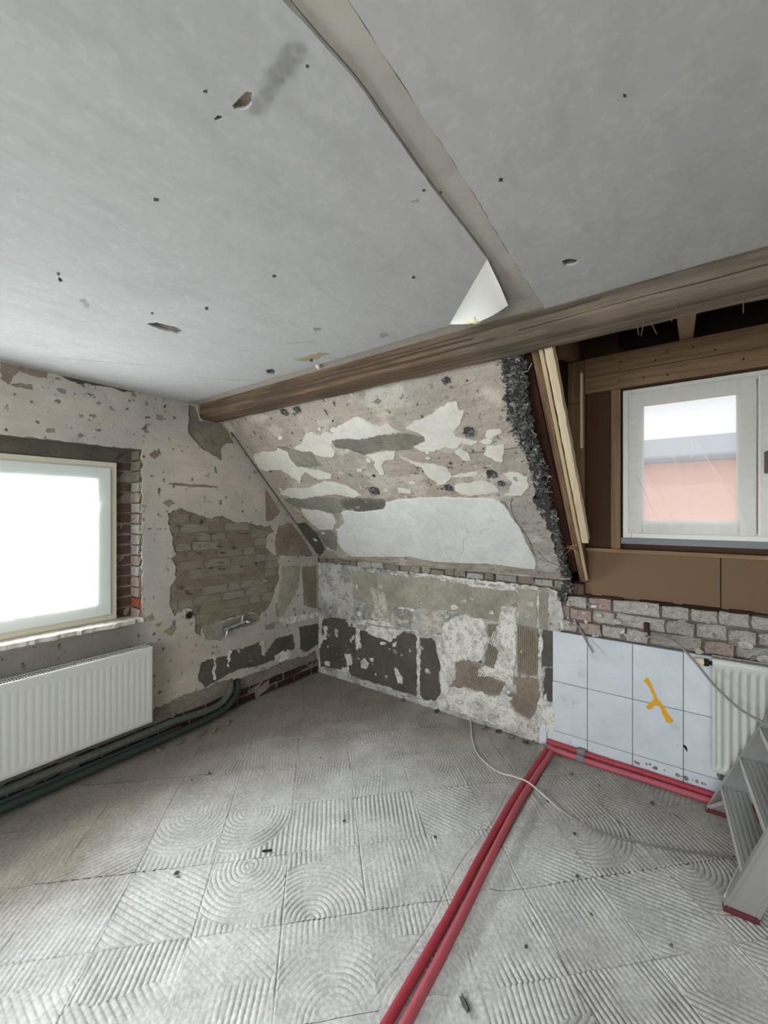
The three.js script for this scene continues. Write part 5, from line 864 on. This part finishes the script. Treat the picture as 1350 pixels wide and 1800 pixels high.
cable('cable', [[2.752, 0.86, -0.03], [2.762, 0.845, 0.02], [2.79, 0.868, 0.07], [2.828, 0.881, 0.10], [2.87, 0.878, 0.12], [2.911, 0.862, 0.13], [2.984, 0.79, 0.15], [3.072, 0.69, 0.2], [3.165, 0.62, 0.25], [3.25, 0.60, 0.31], [3.4, 0.56, 0.36], [3.55, 0.3, 0.2], [3.6, 0.01, 0.12]], 0.0062, MAT.cableGrey, 'grey cable hanging from the brick gap over the radiator to the stepladder');
{
  const w = group('wire_stub', [2.39, 0.845, 0.0]); tag(w, 'cut grey cable stub with curled bare wires hanging over the tiles', 'cable');
  mesh('sheath', tube([[0, 0, -0.02], [0.02, -0.04, 0.02], [0.055, -0.09, 0.045], [0.088, -0.135, 0.06]], 0.0058, 30, 8), MAT.cableGrey, w);
  mesh('sheath', tube([[-0.03, 0.02, -0.01], [0.02, -0.03, 0.03], [0.04, -0.06, 0.035]], 0.005, 20, 8), MAT.cableGrey, w);
  for (const [a, b, c] of [[0.1, -0.17, 0.07], [0.078, -0.165, 0.062], [0.115, -0.175, 0.055]]) mesh('wire', tube([[0.087, -0.133, 0.06], [mix(0.087, a, 0.3) - 0.01, -0.15, 0.062], [a - 0.006, b, c], [a + 0.012, b - 0.012, c]], 0.0011, 16, 5), MAT.cableWhite, w);
}

// ---------------------------------------------------------------- rubble
function chunk(seedN, sx, sy, sz) { const g = mergeVertices(new THREE.IcosahedronGeometry(1, 1).deleteAttribute('normal').deleteAttribute('uv')), p = g.attributes.position; for (let i = 0; i < p.count; i++) { const m = 0.65 + 0.7 * lattice(i + seedN * 31, seedN); p.setXYZ(i, p.getX(i) * m * sx, Math.max(-0.6, p.getY(i) * m) * sy + 0.6 * sy, p.getZ(i) * m * sz); } const q = g.toNonIndexed(); q.computeVertexNormals(); q.setAttribute('uv', new THREE.BufferAttribute(new Float32Array(q.attributes.position.count * 2), 2)); return q; }
tag(mesh('stone_chip', chunk(3, 0.026, 0.008, 0.009), std({ color: 0x55554f }), null, [2.375, 0.004, 1.697], [0, -0.6, 0]), 'largest dark grey chip lying on the floor right of the red conduits', 'chip');
tag(mesh('wood_splinter', boxGeo([-0.022, 0, -0.004], [0.022, 0.006, 0.004], 0.001), MAT.black, null, [1.368, 0.002, 1.686], [0, 0.75, 0]), 'thin black splinter lying alone on the ridged floor', 'splinter');
const crumbs = { 'dark crumb left of the red conduits, level with the floor cable': [1.962, 1.15], 'dark crumb just below the floor cable near the red conduits': [2.338, 0.566], 'dark crumb touching the middle of the floor cable': [2.506, 0.729],
  'dark crumb in the open floor between red conduits and stepladder': [2.568, 0.977], 'dark crumb beyond the floor cable nearest the tile corner': [2.39, 0.236], 'grey crumb behind the floor cable, in front of the second tile': [2.541, 0.254],
  'dark crumb on straight ridges, halfway from conduits to near ladder foot': [2.649, 1.127], 'dark crumb nearest the camera right of the red conduits': [2.48, 1.403], 'grey crumb in the smooth dusty floor facing the valve': [0.61, 1.529],
  'dark crumb in the smooth dusty floor before the end of the long radiator': [0.593, 1.626], 'dark crumb alone in the middle of the ridged floor': [1.535, 1.335], 'grey crumb close to the near ladder foot': [2.905, 1.084],
  'dark crumb between floor cable and far ladder foot': [2.80, 0.25], 'grey crumb on the dusty floor towards the far corner': [1.05, 1.02], 'dark crumb on arched ridges in front of the splinter': [1.15, 2.0] };
Object.entries(crumbs).forEach(([label, [x, z]], k) => { const s = between(0.004, 0.009); tag(mesh('rubble_crumb', chunk(20 + k, s * 1.3, s * 0.8, s), label.startsWith('dark') ? std({ color: 0x4a4843 }) : MAT.brickDull2, null, [x, 0.004, z], [0, k, 0]), label, 'crumb', 'crumbs of rubble on the floor'); });
const ORD = ['first', 'second', 'third', 'fourth', 'fifth', 'sixth'];
[[0.17, 1.12], [0.19, 1.24], [0.16, 1.31], [0.2, 1.38], [0.15, 1.47], [0.13, 1.6]].forEach(([x, z], k) => tag(mesh('mortar_crumb', chunk(60 + k, 0.022, 0.012, 0.016), MAT.plaster_brown, null, [x, 0.003, z], [0, k * 1.3, 0]), `${ORD[k]} brown mortar crumb beside the green pipes, counted from their bend`, 'crumb', 'mortar crumbs beside the green pipes'));
[[2.06, 0.06], [1.95, 0.05], [1.86, 0.03], [1.75, 0.04], [1.35, 0.03], [1.02, 0.03]].forEach(([x, z], k) => tag(mesh('mortar_crumb', chunk(80 + k, 0.024, 0.010, 0.013), k % 2 ? MAT.groove : MAT.crack, null, [x, 0.003, z], [0, k * 0.4, 0]), `${ORD[k]} mortar crumb along the foot of the back wall, counted from the tiles`, 'crumb', 'mortar crumbs along the back wall'));
{
  const f = chunk(5, 0.032, 0.02, 0.024); tag(mesh('foam_blob', f, MAT.foam, null, [2.262, CEIL - 0.012, 1.36], [Math.PI, 0.4, 0]), 'pale yellow foam blob stuck under the ceiling beside the curled paper', 'foam');
  tag(mesh('foam_blob', chunk(6, 0.03, 0.008, 0.012), MAT.foam, null, [1.32, CEIL - 0.004, 1.31], [Math.PI, 0.9, 0]), 'small flat foam smear on the ceiling close to the purlin', 'foam');
}

// ---------------------------------------------------------------- outside: the house across the street
{
  const h = group('neighbour_house', [3, -6, -13]); tag(h, 'orange rendered house with a grey roof band across the street', 'house');
  box('facade', [-12, 0, -4], [14, 9.2, 0], std({ color: 0xf0b39b, roughness: 0.95 }), h, 0);  // facade and roof paled in their colours for the sheeting haze
  mesh('roof', plate([[0.4, 9.2], [0.4, 9.35], [-4.5, 10.6], [-4.5, 9.2]], 26).rotateY(-Math.PI / 2).translate(14, 0, 0), std({ color: 0xa9b0ba, roughness: 0.9 }), h);
  box('gutter', [-12, 9.13, 0.2], [14, 9.27, 0.5], std({ color: 0x767d85, roughness: 0.6 }), h, 0.02);
  box('ground', [-30, -6.3, -40], [34, -6, -0.8], std({ color: 0x8d8d8a }), tag(group('street'), 'grey street below the windows', null, null, 'structure'), 0);
}
renderer.render(scene, camera);
